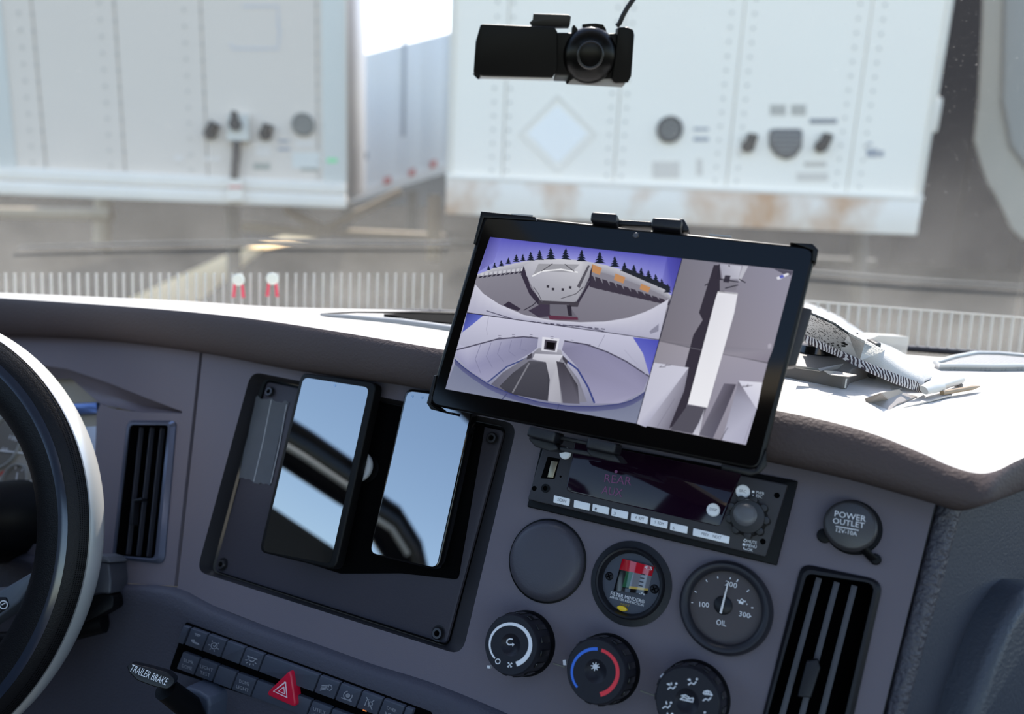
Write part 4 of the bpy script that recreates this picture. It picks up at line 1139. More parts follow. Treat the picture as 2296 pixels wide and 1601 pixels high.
pic([(620, 820), (770, 828), (740, 880), (762, 1085), (690, 1075), (700, 960), (680, 866), (606, 850)], (206, 206, 218), (216, 216, 228), (186, 186, 196), (166, 166, 178), (176, 176, 188), (170, 170, 182), (190, 190, 200), (196, 196, 208))
pic([(735, 860), (775, 870), (850, 990), (860, 1090), (770, 1085)], (70, 68, 78), (66, 64, 74), (58, 56, 66), (100, 98, 112), (96, 94, 108))
line([(590, 870), (500, 1030)], 8, (128, 128, 138))
pic([(660, 730), (752, 740), (738, 812), (655, 804)], (222, 222, 234)); pic([(674, 744), (740, 752), (728, 806), (668, 798)], (70, 66, 78)); pic([(684, 756), (730, 762), (722, 798), (680, 792)], (16, 14, 18))
pic([(580, 832), (606, 815), (602, 845), (576, 852)], (70, 68, 80)); pic([(770, 830), (800, 860), (790, 880), (768, 850)], (70, 68, 80))
for x, y in ((432, 722), (505, 716), (600, 716), (712, 727), (820, 746), (912, 770)):
    for dy in (0, 10): pic([(x - 8, y + dy), (x + 8, y + dy + 1), (x + 8, y + dy + 4), (x - 8, y + dy + 3)], (110, 108, 128))
line([(372, 620), (360, 690), (366, 720)], 3, (170, 170, 190)); line([(995, 720), (960, 785)], 3, (150, 150, 172)); line([(1100, 800), (1215, 930)], 3, (170, 170, 192))
ring1 = samp([(190, 850), (250, 905), (370, 985), (500, 1040), (640, 1080), (800, 1102), (940, 1104), (1080, 1090), (1160, 1062), (1232, 1010)])
ring2 = [(x, y + 26) for x, y in ring1]
strip_(ring1, ring2, (80, 84, 124), (96, 100, 140))
line(ring1, 5, (60, 66, 120))
bl = samp([(140, 1010), (1165, 1195)])
strip_(ring2, bl, (120, 126, 152), (130, 136, 160))
line([(470, 1035), (445, 1065)], 5, (70, 74, 110)); line([(750, 1090), (742, 1118)], 5, (70, 74, 110))
# view 3: bird's eye view of truck and trailer
pic([(1410, 310), (2005, 375), (1895, 800), (1290, 748)], (124, 122, 134), (150, 148, 166), (150, 146, 160), (122, 118, 128))
pic([(1290, 748), (1895, 800), (1868, 868), (1638, 828), (1460, 790), (1282, 760)], (128, 124, 134), (146, 142, 156), (138, 132, 148), (150, 146, 158), (130, 128, 140), (120, 116, 126))
pic([(1285, 755), (1460, 792), (1640, 826), (1868, 872), (1750, 1310), (1165, 1195)], (150, 146, 156), (160, 156, 168), (168, 166, 180), (160, 156, 172), (150, 146, 160), (140, 138, 152))
pic([(1580, 345), (1610, 345), (1625, 480), (1660, 500), (1600, 640), (1560, 820), (1500, 980), (1440, 1090), (1395, 1180), (1340, 1225), (1425, 890), (1470, 720), (1520, 640), (1500, 600), (1550, 440)], (56, 52, 64))
pic([(1440, 1095), (1540, 1110), (1500, 1220), (1470, 1250), (1345, 1228)], (86, 84, 96))
pic([(1258, 868), (1445, 895), (1400, 1060), (1215, 1215), (1165, 1195)], (200, 200, 216), (206, 206, 222), (190, 190, 208), (170, 170, 192), (196, 196, 214))
pic([(1445, 895), (1420, 1020), (1335, 1230), (1215, 1207)], (150, 148, 164), (130, 128, 144), (120, 118, 134), (176, 176, 194))
pic([(1635, 980), (1700, 985), (1640, 1130), (1575, 1275), (1500, 1255)], (110, 106, 122), (78, 74, 88), (76, 72, 88), (96, 94, 110), (110, 108, 122))
pic([(1712, 965), (1840, 975), (1810, 1120)], (216, 216, 232), (226, 226, 238), (206, 206, 224))
pic([(1712, 968), (1808, 1120), (1752, 1308), (1625, 1284), (1690, 1050)], (120, 116, 130), (176, 176, 196), (176, 176, 198), (186, 186, 206), (150, 150, 168))
pic([(1530, 1115), (1500, 1260), (1465, 1252), (1500, 1190)], (186, 186, 198), (206, 206, 218), (200, 200, 214), (180, 180, 196))
line([(1290, 748), (1470, 792), (1640, 826), (1868, 868)], 3, (110, 108, 118))
pic([(1612, 338), (1730, 350), (1712, 420), (1628, 418)], (170, 170, 186), (200, 200, 214), (186, 186, 200), (170, 170, 184)); pic([(1735, 348), (1765, 350), (1722, 432), (1710, 428)], (190, 190, 202))
pic([(1612, 425), (1700, 430), (1700, 480), (1612, 485)], (130, 128, 140)); pic([(1640, 400), (1670, 402), (1660, 440), (1630, 436)], (60, 58, 70))
for a, b in (((1612, 420), (1712, 436)), ((1640, 470), (1710, 452)), ((1530, 455), (1560, 440)), ((1715, 420), (1750, 440)), ((1610, 340), (1600, 420)), ((1660, 345), (1664, 355))): line([a, b], 6, (50, 48, 60))
pic([(1602, 486), (1708, 496), (1690, 600), (1545, 1110), (1440, 1090), (1590, 520)], (236, 236, 242), (232, 232, 240), (226, 226, 236), (240, 240, 246), (240, 240, 246), (226, 226, 234))
line([(1604, 490), (1706, 500)], 3, (70, 68, 80))
pic([(1900, 365), (2005, 377), (1995, 400), (1965, 400)], (86, 84, 100)); pic([(1915, 412), (1935, 402), (1975, 388), (1985, 395), (1940, 420), (1922, 424)], (226, 226, 236)); pic([(1930, 404), (1950, 396), (1958, 410), (1938, 418)], (90, 100, 190))
for q in ((1300, 885), (1330, 875), (1745, 990), (1765, 985)): line([q, (q[0] - 14, q[1] + 8), (q[0] + 22, q[1] + 6)], 4, (120, 118, 130))
line([(1790, 1150), (1740, 1300)], 3, (150, 148, 166)); line([(1655, 1215), (1615, 1285)], 3, (70, 68, 80)); line([(1370, 1060), (1275, 1215)], 3, (130, 128, 146))
pic([(1868, 775), (1880, 765), (1890, 772), (1886, 790), (1872, 795)], (176, 172, 186))
line([(1410, 310), (1288, 747), (1165, 1196)], 4, (40, 38, 60)); line([(255, 601), (1287, 746)], 4, (40, 38, 60))
o = mb.build('screen', em, t, ang=180)

th = thing('tablet_holder', TF.sub((1400, 765), -.013), 'black spring clamp holder with paired grip blocks gripping the tablet', 'tablet holder')
HF = TF.sub((1400, 765), -.013)
clampm = mat('clamp_plastic', (26, 26, 31), .42, spec=.35, bump=(700, .2))
def block(q, h0, h1, nm='grip_block', b=.003, ins=None):
    mb = MB(); mb.prism(round_poly(HF.P(C5(*q), h1), .002, 3), h0, h1, bev=b, seg=3); return mb.build(nm, clampm, th)
block(((922, 58), (1062, 68), (1055, 125), (915, 108)), -.006, .020)
block(((1250, 88), (1412, 98), (1400, 158), (1240, 140)), -.006, .020)
block(((1050, 100), (1250, 112), (1246, 138), (1050, 128)), -.006, .010, 'cross_bar', .001)
block(((1390, 92), (1420, 98), (1455, 165), (1400, 160)), -.006, .010, 'brace', .001)
block(((955, 110), (1430, 150), (1430, 175), (955, 140)), -.008, -.0005, 'cap_rail', .001)
block(((590, 1205), (732, 1240), (722, 1302), (572, 1262)), -.006, .020)
block(((905, 1268), (1058, 1300), (1046, 1362), (890, 1328)), -.006, .020)
def tapered(q, q2, h0, h1, nm):
    mb = MB(); mb.prism(HF.P(C5(*q), h1), h0, h1, inset=HF.P(C5(*q2), h1)); return mb.build(nm, clampm, th)
block(((572, 1262), (722, 1300), (752, 1335), (700, 1345), (620, 1318)), -.02, .012, 'arm_foot', .002)
block(((890, 1328), (1046, 1362), (1092, 1412), (1010, 1395), (920, 1372)), -.02, .012, 'arm_foot', .002)
block(((745, 1258), (905, 1292), (905, 1312), (745, 1280)), -.004, .002, 'slot_bar', .0008)
block(((748, 1318), (920, 1345), (925, 1375), (752, 1342)), -.01, .010, 'link_bar', .001)
mb = MB(); mb.prism(round_poly(HF.P(C5((800, 180), (1300, 230), (1130, 1260), (640, 1180)), -.002), .006), -.012, -.001, bev=.002); mb.build('clamp_plate', clampm, th)
mb = MB(); mb.prism(round_poly(HF.P(C5((1990, 560), (2075, 575), (2110, 582), (2020, 885), (1900, 900)), -.004), .002), -.016, -.003, bev=.001); mb.build('clamp_bracket', mat('bracket_dark', (58, 54, 54), .5), th)
dpt = D.w(*D.px((1380, 1000), 0), 0)
mb = MB(); mb.tube([(0, -.01, -.010), (0, -.03, -.04), tuple(HF.loc(D.w(*D.px((1400, 965)), .004)))], .010, 14)
mb.lathe([(0, -.004), (.02, -.006), (.022, -.012), (.012, -.02)], (0, -.01), 24); mb.build('mount_arm', blackm, th)

# ------------------------------------------------------------ dash camera
KF = Fr(at(1240, 120, .72), RGT + DWN * .02, -ray(1240, 140))
t = thing('dash_camera', KF, 'black dash camera with ball lens hanging at the top of the windscreen', 'camera')
kb_ = mat('cam_black', (4, 4, 4), .5, spec=.2)
pale = mat('cam_trim', (150, 150, 150), .4)
def kp_(q, h0, h1, nm, m_=kb_, r=.002, bev=.0015):
    mb = MB(); mb.prism(round_poly(KF.P(C9(*q), h1), r, 3), h0, h1, bev=bev); return mb.build(nm, m_, t)
kp_(((240, 282), (275, 274), (1085, 305), (1120, 360), (1118, 800), (1065, 888), (265, 868), (158, 835), (185, 470)), -.022, .006, 'screen_body')
kp_(((205, 862), (1075, 885), (1075, 928), (235, 905)), -.003, .002, 'silver_trim', mat('cam_trim_light', (206, 206, 208), .4), .001, .0006)
kp_(((150, 845), (190, 820), (240, 880), (212, 910)), -.018, .0045, 'corner_clip', kb_, .0005, .0004)
kp_(((1095, 372), (1420, 378), (1420, 862), (1075, 850)), -.02, .003, 'neck')
kp_(((1085, 850), (1255, 850), (1235, 932), (1075, 928)), -.005, -.001, 'neck_trim', mat('cam_trim_mid', (96, 96, 98), .4), .001, .0006)
kp_(((1290, 310), (1310, 275), (1345, 320), (1400, 410), (1480, 420), (1640, 390), (1800, 380), (1800, 900), (1640, 900), (1345, 870), (1265, 925), (1235, 970), (1215, 950), (1250, 870)), -.02, .002, 'lens_housing')
kp_(((1270, 880), (1880, 880), (1900, 960), (1860, 1000), (1235, 965)), -.005, -.001, 'grey_cover', pale, .001, .0006)
kp_(((1815, 308), (1925, 308), (1990, 340), (2003, 400), (1968, 870), (1930, 945), (1780, 950), (1745, 910), (1800, 480)), -.022, .006, 'battery_body')
c = KF.px(C9((1492, 632))[0], .004); r = 305 * .19599 * KF.scale((1320, 120))
mb = MB(); mb.lathe([(r * math.sin(a * math.pi / 20), .002 + r * .6 * math.cos(a * math.pi / 20)) for a in range(0, 11)] + [(r, -.018)], c, 40); mb.build('lens_ball', mat('lens_black', (4, 4, 4), .3, spec=.2), t)
mb = MB(); mb.lathe([(r * .4, .002 + r * .56), (r * .45, .002 + r * .575), (r * .5, .002 + r * .53)], c, 30); mb.build('lens_ring', mat('lens_ring', (8, 8, 8), .4), t)
mb = MB(); q = KF.P(C9((1410, 305), (1480, 298), (1560, 296), (1630, 306), (1650, 340), (1660, 380)), 0); mb.ribbon(q, .0042, -.014, .002); mb.build('hood_ring', kb_, t)
kp_(((845, 155), (1240, 165), (1278, 185), (1262, 300), (830, 300), (800, 258), (838, 225)), -.060, -.004, 'windscreen_mount', mat('mount_brown', (16, 12, 11), .5), .001, .001)
cb = thing('camera_cable', KF.sub(C9((1825, 285))[0], -.01), 'thin black cable rising from the dash camera out of view', 'cable')
CFm = KF.sub(C9((1825, 285))[0], -.01)
mb = MB(); mb.tube([(*CFm.px(q, h), h) for q, h in zip(C9((1800, 300), (1830, 270), (1870, 180), (1920, 90), (1990, -10), (2080, -120)), (0, 0, 0, -.002, -.004, -.006))], .0024, 10); mb.build('cable', rub, cb)
# ------------------------------------------------------------ things lying on the dash top
ZT = 1.157
HT = Fr(V((0.3, .6, ZT)), XA, V((0, 0, 1)))
def hp(p, h=0.0):
    q = C10(p)[0]; u, v = HT.px(q, h); return HT.w(u, v, h)
def hsub(p, h=0.0):
    return HT.sub(C10(p)[0], h)
weave = bpy.data.materials.new('speckled_weave'); weave.use_nodes = True
nt = weave.node_tree; b_ = nt.nodes['Principled BSDF']; b_.inputs['Roughness'].default_value = .8
tc = nt.nodes.new('ShaderNodeTexCoord'); vo = nt.nodes.new('ShaderNodeTexVoronoi'); vo.inputs['Scale'].default_value = 420
nz = nt.nodes.new('ShaderNodeTexNoise'); nz.inputs['Scale'].default_value = 60
nt.links.new(tc.outputs['Object'], vo.inputs['Vector']); nt.links.new(tc.outputs['Object'], nz.inputs['Vector'])
ad = nt.nodes.new('ShaderNodeMath'); nt.links.new(vo.outputs['Distance'], ad.inputs[0]); nt.links.new(nz.outputs[0], ad.inputs[1])
rp = nt.nodes.new('ShaderNodeValToRGB'); rp.color_ramp.elements[0].position = .72; rp.color_ramp.elements[1].position = .95
rp.color_ramp.elements[0].color = (.02, .02, .022, 1); rp.color_ramp.elements[1].color = (.55, .55, .55, 1)
nt.links.new(ad.outputs[0], rp.inputs[0]); nt.links.new(rp.outputs[0], b_.inputs['Base Color'])
clothw = mat('pale_cloth', (205, 203, 200), .8, bump=(600, .4))
def cloth(name, t, F, rows, m_):
    mb = MB(); mb.slab([[F.loc(q) for q in r] for r in rows], (0, 0, -.002)); return mb.build(name, m_, t, ang=80)
Fp = hsub((420, 780))
pouch = thing('fabric_pouch', Fp, 'black and white speckled fabric pouch with a pale flap behind the tablet', 'pouch')
rdg = [((255, 600), .060), ((330, 632), .058), ((420, 672), .054), ((500, 728), .047)]
frt = [((240, 735), .034), ((310, 755), .032), ((380, 790), .030), ((460, 826), .026)]
bck = [((255, 560), .0), ((340, 590), .0), ((450, 640), .0), ((540, 700), .0)]
cloth('pouch', pouch, Fp, [[hp(p, h) for p, h in bck], [hp(p, h) for p, h in rdg], [hp((a[0][0] * .5 + b[0][0] * .5, a[0][1] * .5 + b[0][1] * .5 - 4), (a[1] + b[1]) / 2) for a, b in zip(rdg, frt)], [hp(p, h) for p, h in frt]], weave)
rdg2 = [((500, 728), .047), ((590, 775), .040), ((700, 825), .030), ((790, 875), .020), ((920, 985), .008)]
frt2 = [((455, 826), .026), ((560, 880), .022), ((680, 930), .018), ((790, 970), .013), ((915, 1040), .004)]
bck2 = [((540, 700), .0), ((640, 770), .0), ((740, 810), .0), ((830, 860), .0), ((960, 970), .0)]
cloth('flap', pouch, Fp, [[hp(p, h) for p, h in bck2], [hp(p, h) for p, h in rdg2], [hp(p, h) for p, h in frt2]], clothw)
mb = MB()
for i in range(14):
    p0 = (470 + (i % 7) * 12, 790 + (i // 7) * 16 - (i % 7) * 9); q = Fp.loc(hp(p0, .036 - (i % 7) * .0006))
    mb.box(q.x - .0012, q.x + .0012, q.y - .0012, q.y + .0012, q.z, q.z + .0012)
mb.build('stitching', blackm, pouch)
Fs = hsub((600, 900))
strap_ = thing('woven_strap', Fs, 'narrow woven strap with dark zigzag edges running down to a pale clip', 'strap')
zz = bpy.data.materials.new('zigzag_weave'); zz.use_nodes = True
nt = zz.node_tree; b_ = nt.nodes['Principled BSDF']; b_.inputs['Roughness'].default_value = .8
tc = nt.nodes.new('ShaderNodeTexCoord'); wv = nt.nodes.new('ShaderNodeTexWave'); wv.inputs['Scale'].default_value = 130; wv.inputs['Distortion'].default_value = 6
nt.links.new(tc.outputs['Object'], wv.inputs['Vector'])
rp = nt.nodes.new('ShaderNodeValToRGB'); rp.color_ramp.elements[0].position = .4; rp.color_ramp.elements[1].position = .6
rp.color_ramp.elements[0].color = (.05, .035, .045, 1); rp.color_ramp.elements[1].color = (.6, .58, .58, 1)
nt.links.new(wv.outputs[0], rp.inputs[0]); nt.links.new(rp.outputs[0], b_.inputs['Base Color'])
a_ = [((262, 742), .042), ((340, 775), .038), ((450, 826), .032), ((600, 892), .026), ((760, 956), .020), ((880, 1000), .014), ((922, 1042), .006)]
c_ = [((262, 770), .038), ((340, 806), .034), ((450, 852), .028), ((600, 930), .022), ((740, 992), .016), ((850, 1030), .010), ((915, 1052), .004)]
cloth('strap', strap_, Fs, [[hp(p, h) for p, h in a_], [hp(p, h) for p, h in c_]], zz)
mb = MB(); mb.tube([Fs.loc(hp(p, h)) for p, h in (((915, 1046), .008), ((960, 1030), .008), ((1015, 1022), .007))], [.004, .0055, .004], 12, flat=.6); mb.build('clip', mat('clip_pale', (190, 188, 184), .4), strap_)
pen = thing('pen', hsub((1060, 1005)), 'short pale pen lying beyond the strap clip on the dash', 'pen')
Fpn = hsub((1060, 1005))
mb = MB(); mb.tube([Fpn.loc(hp(p, .005)) for p in ((1005, 1026), (1115, 990), (1122, 988))], [.0035, .0035, .003], 12); mb.build('barrel', mat('pen_barrel', (196, 192, 186), .4), pen)
mb = MB(); mb.lathe([(0, .002), (.0036, .002), (.0036, -.001), (0, -.001)], Fpn.loc(hp((1110, 992), .005))[:2], 12); mb.build('cap', mat('pen_cap', (120, 116, 112), .4), pen)
st_ = thing('stylus', hsub((1120, 1045)), 'thin brown stylus lying nearest the corner of the dash', 'stylus')
Fst = hsub((1120, 1045))
mb = MB(); mb.tube([Fst.loc(hp(p, .003)) for p in ((1015, 1062), (1180, 1034), (1222, 1026))], [.002, .002, .0006], 8); mb.build('shaft', mat('stylus_brown', (150, 128, 100), .5), st_)
# notebook, folder, papers
paper = mat('paper', (225, 223, 218), .7)
Fn = hsub((330, 1000))
nb = thing('notebook', Fn, 'thick grey covered notebook lying under the strap beside the tablet', 'notebook')
loc2 = lambda F, P_, h=0.0: [tuple(F.loc(hp(p, h)))[:2] for p in P_]
o_ = loc2(Fn, [(100, 1006), (480, 1078), (500, 1040), (600, 1000), (330, 890), (120, 860)])
mb = MB(); mb.prism(round_poly(o_, .003, 3), .002, .017, bev=.0015); mb.build('cover', mat('cover_grey', (92, 88, 86), .5), nb)
mb = MB(); mb.prism([(x * .985, y * .985) for x, y in o_], .006, .0135); mb.build('pages', paper, nb)
Ff = hsub((600, 1100))
fo = thing('paper_folder', Ff, 'pale open paper folder spread flat under the notebook', 'folder')
mb = MB(); mb.prism(round_poly(loc2(Ff, [(110, 1040), (600, 1138), (755, 1162), (1075, 1078), (900, 1020), (700, 960), (300, 900)]), .004, 3), 0, .0012); mb.build('folder_cover', mat('folder_pale', (190, 184, 178), .55), fo)
mb = MB(); mb.slab([[Ff.loc(hp(p, h)) for p, h in r] for r in ([((590, 1092), .006), ((680, 1060), .014), ((780, 1042), .010)], [((600, 1120), .003), ((720, 1095), .007), ((800, 1060), .006)], [((720, 1158), .002), ((770, 1120), .003), ((880, 1080), .002)])], (0, 0, -.0008)); mb.build('flap', mat('folder_flap', (150, 142, 136), .5), fo)
mb = MB(); mb.prism(loc2(Ff, [(480, 1082), (640, 1020), (790, 1050), (600, 1095)]), .0013, .0024); mb.build('sleeve', mat('clear_sleeve', (210, 208, 200), .15, alpha=.55), fo)
for i, (q, lab) in enumerate(((((200, 908), (330, 926), (470, 900), (440, 925), (340, 940), (210, 922)), 'pale curled paper sheet standing nearest the tablet on the notebook'), (((365, 938), (440, 942), (545, 962), (500, 972), (400, 960)), 'small curled paper slip beyond the notebook edge'))):
    Fq = hsub(q[1], .018)
    s_ = thing('paper_sheet', Fq, lab, 'paper', 'loose papers on the dash')
    mb = MB(); P_ = [Fq.loc(hp(p, .0185 + .004 * (k in (0, 2)))) for k, p in enumerate(q)]
    mb.slab([[P_[0], P_[1], P_[2]], [P_[5] if len(P_) > 5 else P_[4], P_[4], P_[3]]], (0, 0, -.0006)); mb.build('sheet', mat('slip_grey', (150, 144, 138), .6), s_)
Fc = hsub((320, 825), .018)
cap_ = thing('black_cap', Fc, 'small glossy black cap tucked under the speckled pouch', 'cap')
mb = MB(); mb.lathe([(0, .012), (.012, .011), (.020, .006), (.022, .0), (0, 0)], n=30); mb.build('dome', gloss, cap_)
Fk = hsub((640, 800), .0)
ck = thing('binder_clip', Fk, 'small dark wedge clip on the back edge of the pale cloth', 'clip')
P_ = loc2(Fk, [(596, 786), (636, 786), (676, 812), (646, 812)], .03)
mb = MB(); mb.prism(P_, .0, .034, bev=.001); mb.build('jaw', mat('clip_dark', (40, 38, 40), .4), ck)
Fb = Fr(at(1998, 778, .80), XA, V((0, -1, .1)))
bx = thing('pale_box', Fb, 'pale translucent box standing on the dash beyond the speckled pouch', 'box')
mb = MB(); mb.prism(round_poly(Fb.P(C10((625, 760), (660, 742), (838, 752), (815, 880), (700, 870), (640, 850))), .002, 3), -.03, .0, bev=.001); mb.build('body', mat('frosted', (210, 208, 202), .4, alpha=.5), bx)

# dash-top vents
def top_pt(p, h=0.0):
    u, v = HT.px(p, h); return HT.w(u, v, h)
Fv = Fr(at(930, 712, .80), XA, V((0, 0, 1)))
Fv = Fr(V((Fv.o.x, Fv.o.y, Fv.o.z)), XA, V((0, 0, 1)))
vt = thing('defroster_vent', Fv, 'long dark defroster slot with a pale lip left of the tablet', 'vent', 'vents on the dash top')
def vp(p, h=0.0): return tuple(Fv.px(p, h))
mb = MB(); mb.prism([vp(p, .002) for p in ((860, 704), (940, 703), (1040, 706), (1040, 726), (940, 718))], -.004, .002); mb.build('slot', voidm, vt)
mb = MB(); mb.tube([(*vp(p, .003), .003) for p in ((718, 706), (780, 711), (900, 724), (1040, 744))], [.001, .003, .0045, .005], 10); mb.build('lip', mat('lip_grey', (150, 150, 150), .35), vt)
mb = MB(); mb.tube([(*vp(p, .002), .002) for p in ((718, 704), (800, 700), (920, 701), (1040, 704))], [.001, .0012, .0015, .002], 8); mb.build('dark_rim', blackm, vt)
Fv2 = Fr(at(2200, 822, .70), XA, V((0, 0, 1)))
vt2 = thing('speaker_grille', Fv2, 'perforated oval grille with a pale rim at the right end of the dash top', 'grille', 'vents on the dash top')
mesh_m = bpy.data.materials.new('perforated'); mesh_m.use_nodes = True
nt = mesh_m.node_tree; b_ = nt.nodes['Principled BSDF']; b_.inputs['Roughness'].default_value = .5
tc = nt.nodes.new('ShaderNodeTexCoord'); vo = nt.nodes.new('ShaderNodeTexVoronoi'); vo.inputs['Scale'].default_value = 220; vo.inputs['Randomness'].default_value = .0
nt.links.new(tc.outputs['Object'], vo.inputs['Vector'])
rp = nt.nodes.new('ShaderNodeValToRGB'); rp.color_ramp.elements[0].position = .3; rp.color_ramp.elements[1].position = .4
rp.color_ramp.elements[0].color = (.02, .02, .02, 1); rp.color_ramp.elements[1].color = (.3, .3, .3, 1)
nt.links.new(vo.outputs['Distance'], rp.inputs[0]); nt.links.new(rp.outputs[0], b_.inputs['Base Color'])
q2 = [C10((975, 900), (1080, 868), (1200, 846), (1320, 848), (1480, 862), (1600, 880), (1480, 915), (1300, 918), (1100, 915), (1000, 915))]
o_ = [tuple(Fv2.px(p, .0)) for p in q2[0]]
mb = MB(); mb.prism(o_, -.004, 0); mb.build('mesh', mesh_m, vt2)
mb = MB(); mb.tube([(x, y, .001) for x, y in o_], .0022, 8, closed=True); mb.build('rim', mat('rim_pale', (190, 190, 188), .35), vt2)
mb = MB(); mb.prism([tuple(Fv2.px(p, -.004)) for p in C10((1110, 930), (1200, 922), (1480, 925), (1640, 935), (1640, 985), (1480, 975), (1300, 955))], -.01, -.004, bev=.002); mb.build('vent_edge', mat('edge_bluegrey', (96, 106, 122), .4), vt2)

# ------------------------------------------------------------ wipers outside the glass
wip = mat('wiper_rubber', (58, 58, 56), .6)
for pts, lab in ((((40, 558), (300, 551), (600, 546), (1010, 548)), 'long dark wiper blade across the glass low on the driver side'), (((1760, 608), (1850, 616), (2050, 632), (2330, 648)), 'long dark wiper blade across the glass right of the tablet')):
    def on_glass(p, off=-.012):
        d = ray(*p); k_ = ((WS.o + WS.n * off - EYE).dot(WS.n)) / d.dot(WS.n); return EYE + d * k_
    c = on_glass(pts[1])
    Fw = Fr(c, XA, WS.n)
    w_ = thing('wiper', Fw, lab, 'wiper', 'windscreen wipers')
    P_ = [Fw.loc(on_glass(p)) for p in pts]
    mb = MB(); mb.tube(P_, [.0016, .0022, .0022, .0016], 8); mb.build('blade', wip, w_)
    mb = MB(); mb.tube([q + V((0, .0025, -.005)) for q in P_], [.001, .0018, .0018, .001], 8); mb.build('arm', wip, w_)

# ------------------------------------------------------------ trailers outside
sheet = mat('trailer_white', (255, 240, 222), .45, var=(1.5, .03))
rail_m = mat('trailer_rail', (240, 228, 212), .5, var=(6, .06))
rust = bpy.data.materials.new('rusty_apron'); rust.use_nodes = True
nt = rust.node_tree; b_ = nt.nodes['Principled BSDF']; b_.inputs['Roughness'].default_value = .6
tc = nt.nodes.new('ShaderNodeTexCoord'); mp_ = nt.nodes.new('ShaderNodeMapping'); mp_.inputs['Scale'].default_value = (1.2, 1, 4)
nz = nt.nodes.new('ShaderNodeTexNoise'); nz.inputs['Scale'].default_value = 2.4; nz.inputs['Detail'].default_value = 8
nt.links.new(tc.outputs['Object'], mp_.inputs[0]); nt.links.new(mp_.outputs[0], nz.inputs['Vector'])
rp = nt.nodes.new('ShaderNodeValToRGB'); rp.color_ramp.elements[0].position = .46; rp.color_ramp.elements[1].position = .68
rp.color_ramp.elements[0].color = lin((244, 232, 216)); rp.color_ramp.elements[1].color = lin((196, 146, 104))
nt.links.new(nz.outputs[0], rp.inputs[0]); nt.links.new(rp.outputs[0], b_.inputs['Base Color'])
darkfit = mat('dark_fitting', (18, 18, 22), .5)
tan = mat('tan_steel', (150, 132, 104), .7, var=(8, .2))
sticker_g = mat('sticker_grey', (176, 176, 182), .6)
side_m = mat('trailer_side', (170, 168, 170), .5, var=(2, .04))

def trailer(F, x0, x1, zb, zt, length, posts, label, front_m):
    t = thing('box_trailer', F, label, 'trailer', 'white box trailers parked in front')
    mb = MB(); mb.box(x0, x1, zb, zt, -length, -.012, .02); mb.build('body', side_m, t)
    xs_ = [x0] + posts + [x1]
    for a, b in zip(xs_, xs_[1:]):
        mb = MB(); mb.box(a + .0015, b - .0015, zb + .02, zt - .02, -.012, .0, .003, 1); mb.build('panel', front_m, t)
    return t
def rivets(F, t, cols, z0, z1, step, r=.006):
    mb = MB(); n = 0
    for x in cols:
        z = z0
        while z < z1:
            mb.b.faces.new([mb.b.verts.new((x + r * math.cos(a * 1.047), z + r * math.sin(a * 1.047), .004)) for a in range(6)])
            z += step
    o = mb.build('rivets', mat('rivet_grey', (176, 168, 158), .5), t); o['kind'] = 'stuff'; return o
def label_px(F, pts, m_, t, nm='sticker', h=.003, dep=.002):
    mb = MB(); mb.prism(F.P(pts, h), h - dep, h); return mb.build(nm, m_, t)
def gladhand(F, pts, t):
    P_ = [(*F.px(p, .03), .03) for p in pts]
    k_ = F.scale(pts[0])
    mb = MB(); mb.tube([(P_[0][0], P_[0][1], 0)] + P_, [9 * k_, 11 * k_] + [12 * k_] * (len(P_) - 1), 12)
    mb.lathe([(0, .05), (10 * k_, .05), (14 * k_, .03), (14 * k_, 0)], P_[0][:2], 18)
    mb.build('brake_coupling', darkfit, t)
def disc(F, p, rpx, t, m1, nm='vent_disc'):
    k_ = F.scale(p); c = F.px(p, .01); r = rpx * k_
    mb = MB(); mb.lathe([(0, .016), (r * .82, .016), (r * .9, .024), (r, .020), (r, 0)], c, 32); d_ = mb.build(nm, m1, t)
    mb = MB()
    for i in range(-4, 5):
        y = i * r * .18; w_ = math.sqrt(max(0, (r * .78) ** 2 - y * y))
        mb.box(c[0] - w_, c[0] + w_, c[1] + y - r * .05, c[1] + y + r * .05, .015, .020)
    o = mb.build('louvres', mat('louvre', (120, 118, 114), .5) if 'lou' not in MATS else None, d_)

# left trailer: front faces us, turned a little so that its side just shows
yaw = math.radians(11.0)
U1 = V((math.cos(yaw), math.sin(yaw), 0)); N1 = V((math.sin(yaw), -math.cos(yaw), 0))
TL = Fr(at(772, 300, 4.3), U1, N1)
x_r = 0.0
zb_ = TL.px((690, 464))[1]
postL = [TL.px((x, 250))[0] for x in (24, 92, 272, 460, 712)]
trl = trailer(TL, -2.59, 0, zb_ + .02, 2.75, 12.0, [p for p in postL if -2.5 < p < -.02], 'white box trailer on the left with a black cable and socket box on its front', mat('trailer_grey_white', (222, 205, 188), .45, var=(1.5, .03)))
zs_ = TL.px((400, 392))[1]
mb = MB(); mb.box(-2.6, .01, zs_ - (zs_ - zb_) * .45, zs_, -.1, .03, .01); mb.build('bumper_rail', rail_m, trl)
mb = MB(); mb.box(-2.6, .012, zb_, zs_ - (zs_ - zb_) * .48, -.1, .045, .012); mb.build('skirt_rail', rail_m, trl)
cols = [TL.px((x, 250))[0] for x in (63, 92, 240, 272, 423, 460, 712)]
rivets(TL, trl, cols, zs_ + .03, 1.3, TL.scale((400, 250)) * 34 / 2 * 2, .008)
mb = MB(); mb.box(TL.px((722, 200))[0], 0.012, zs_, 2.76, -.2, .012, .01); mb.build('corner_post', mat('corner_cream', (220, 216, 206), .5), trl)
mb = MB(); mb.box(-2.6, TL.px((22, 200))[0], zs_, 2.76, -.2, .012, .01); mb.build('corner_post', MATS['corner_cream'], trl)
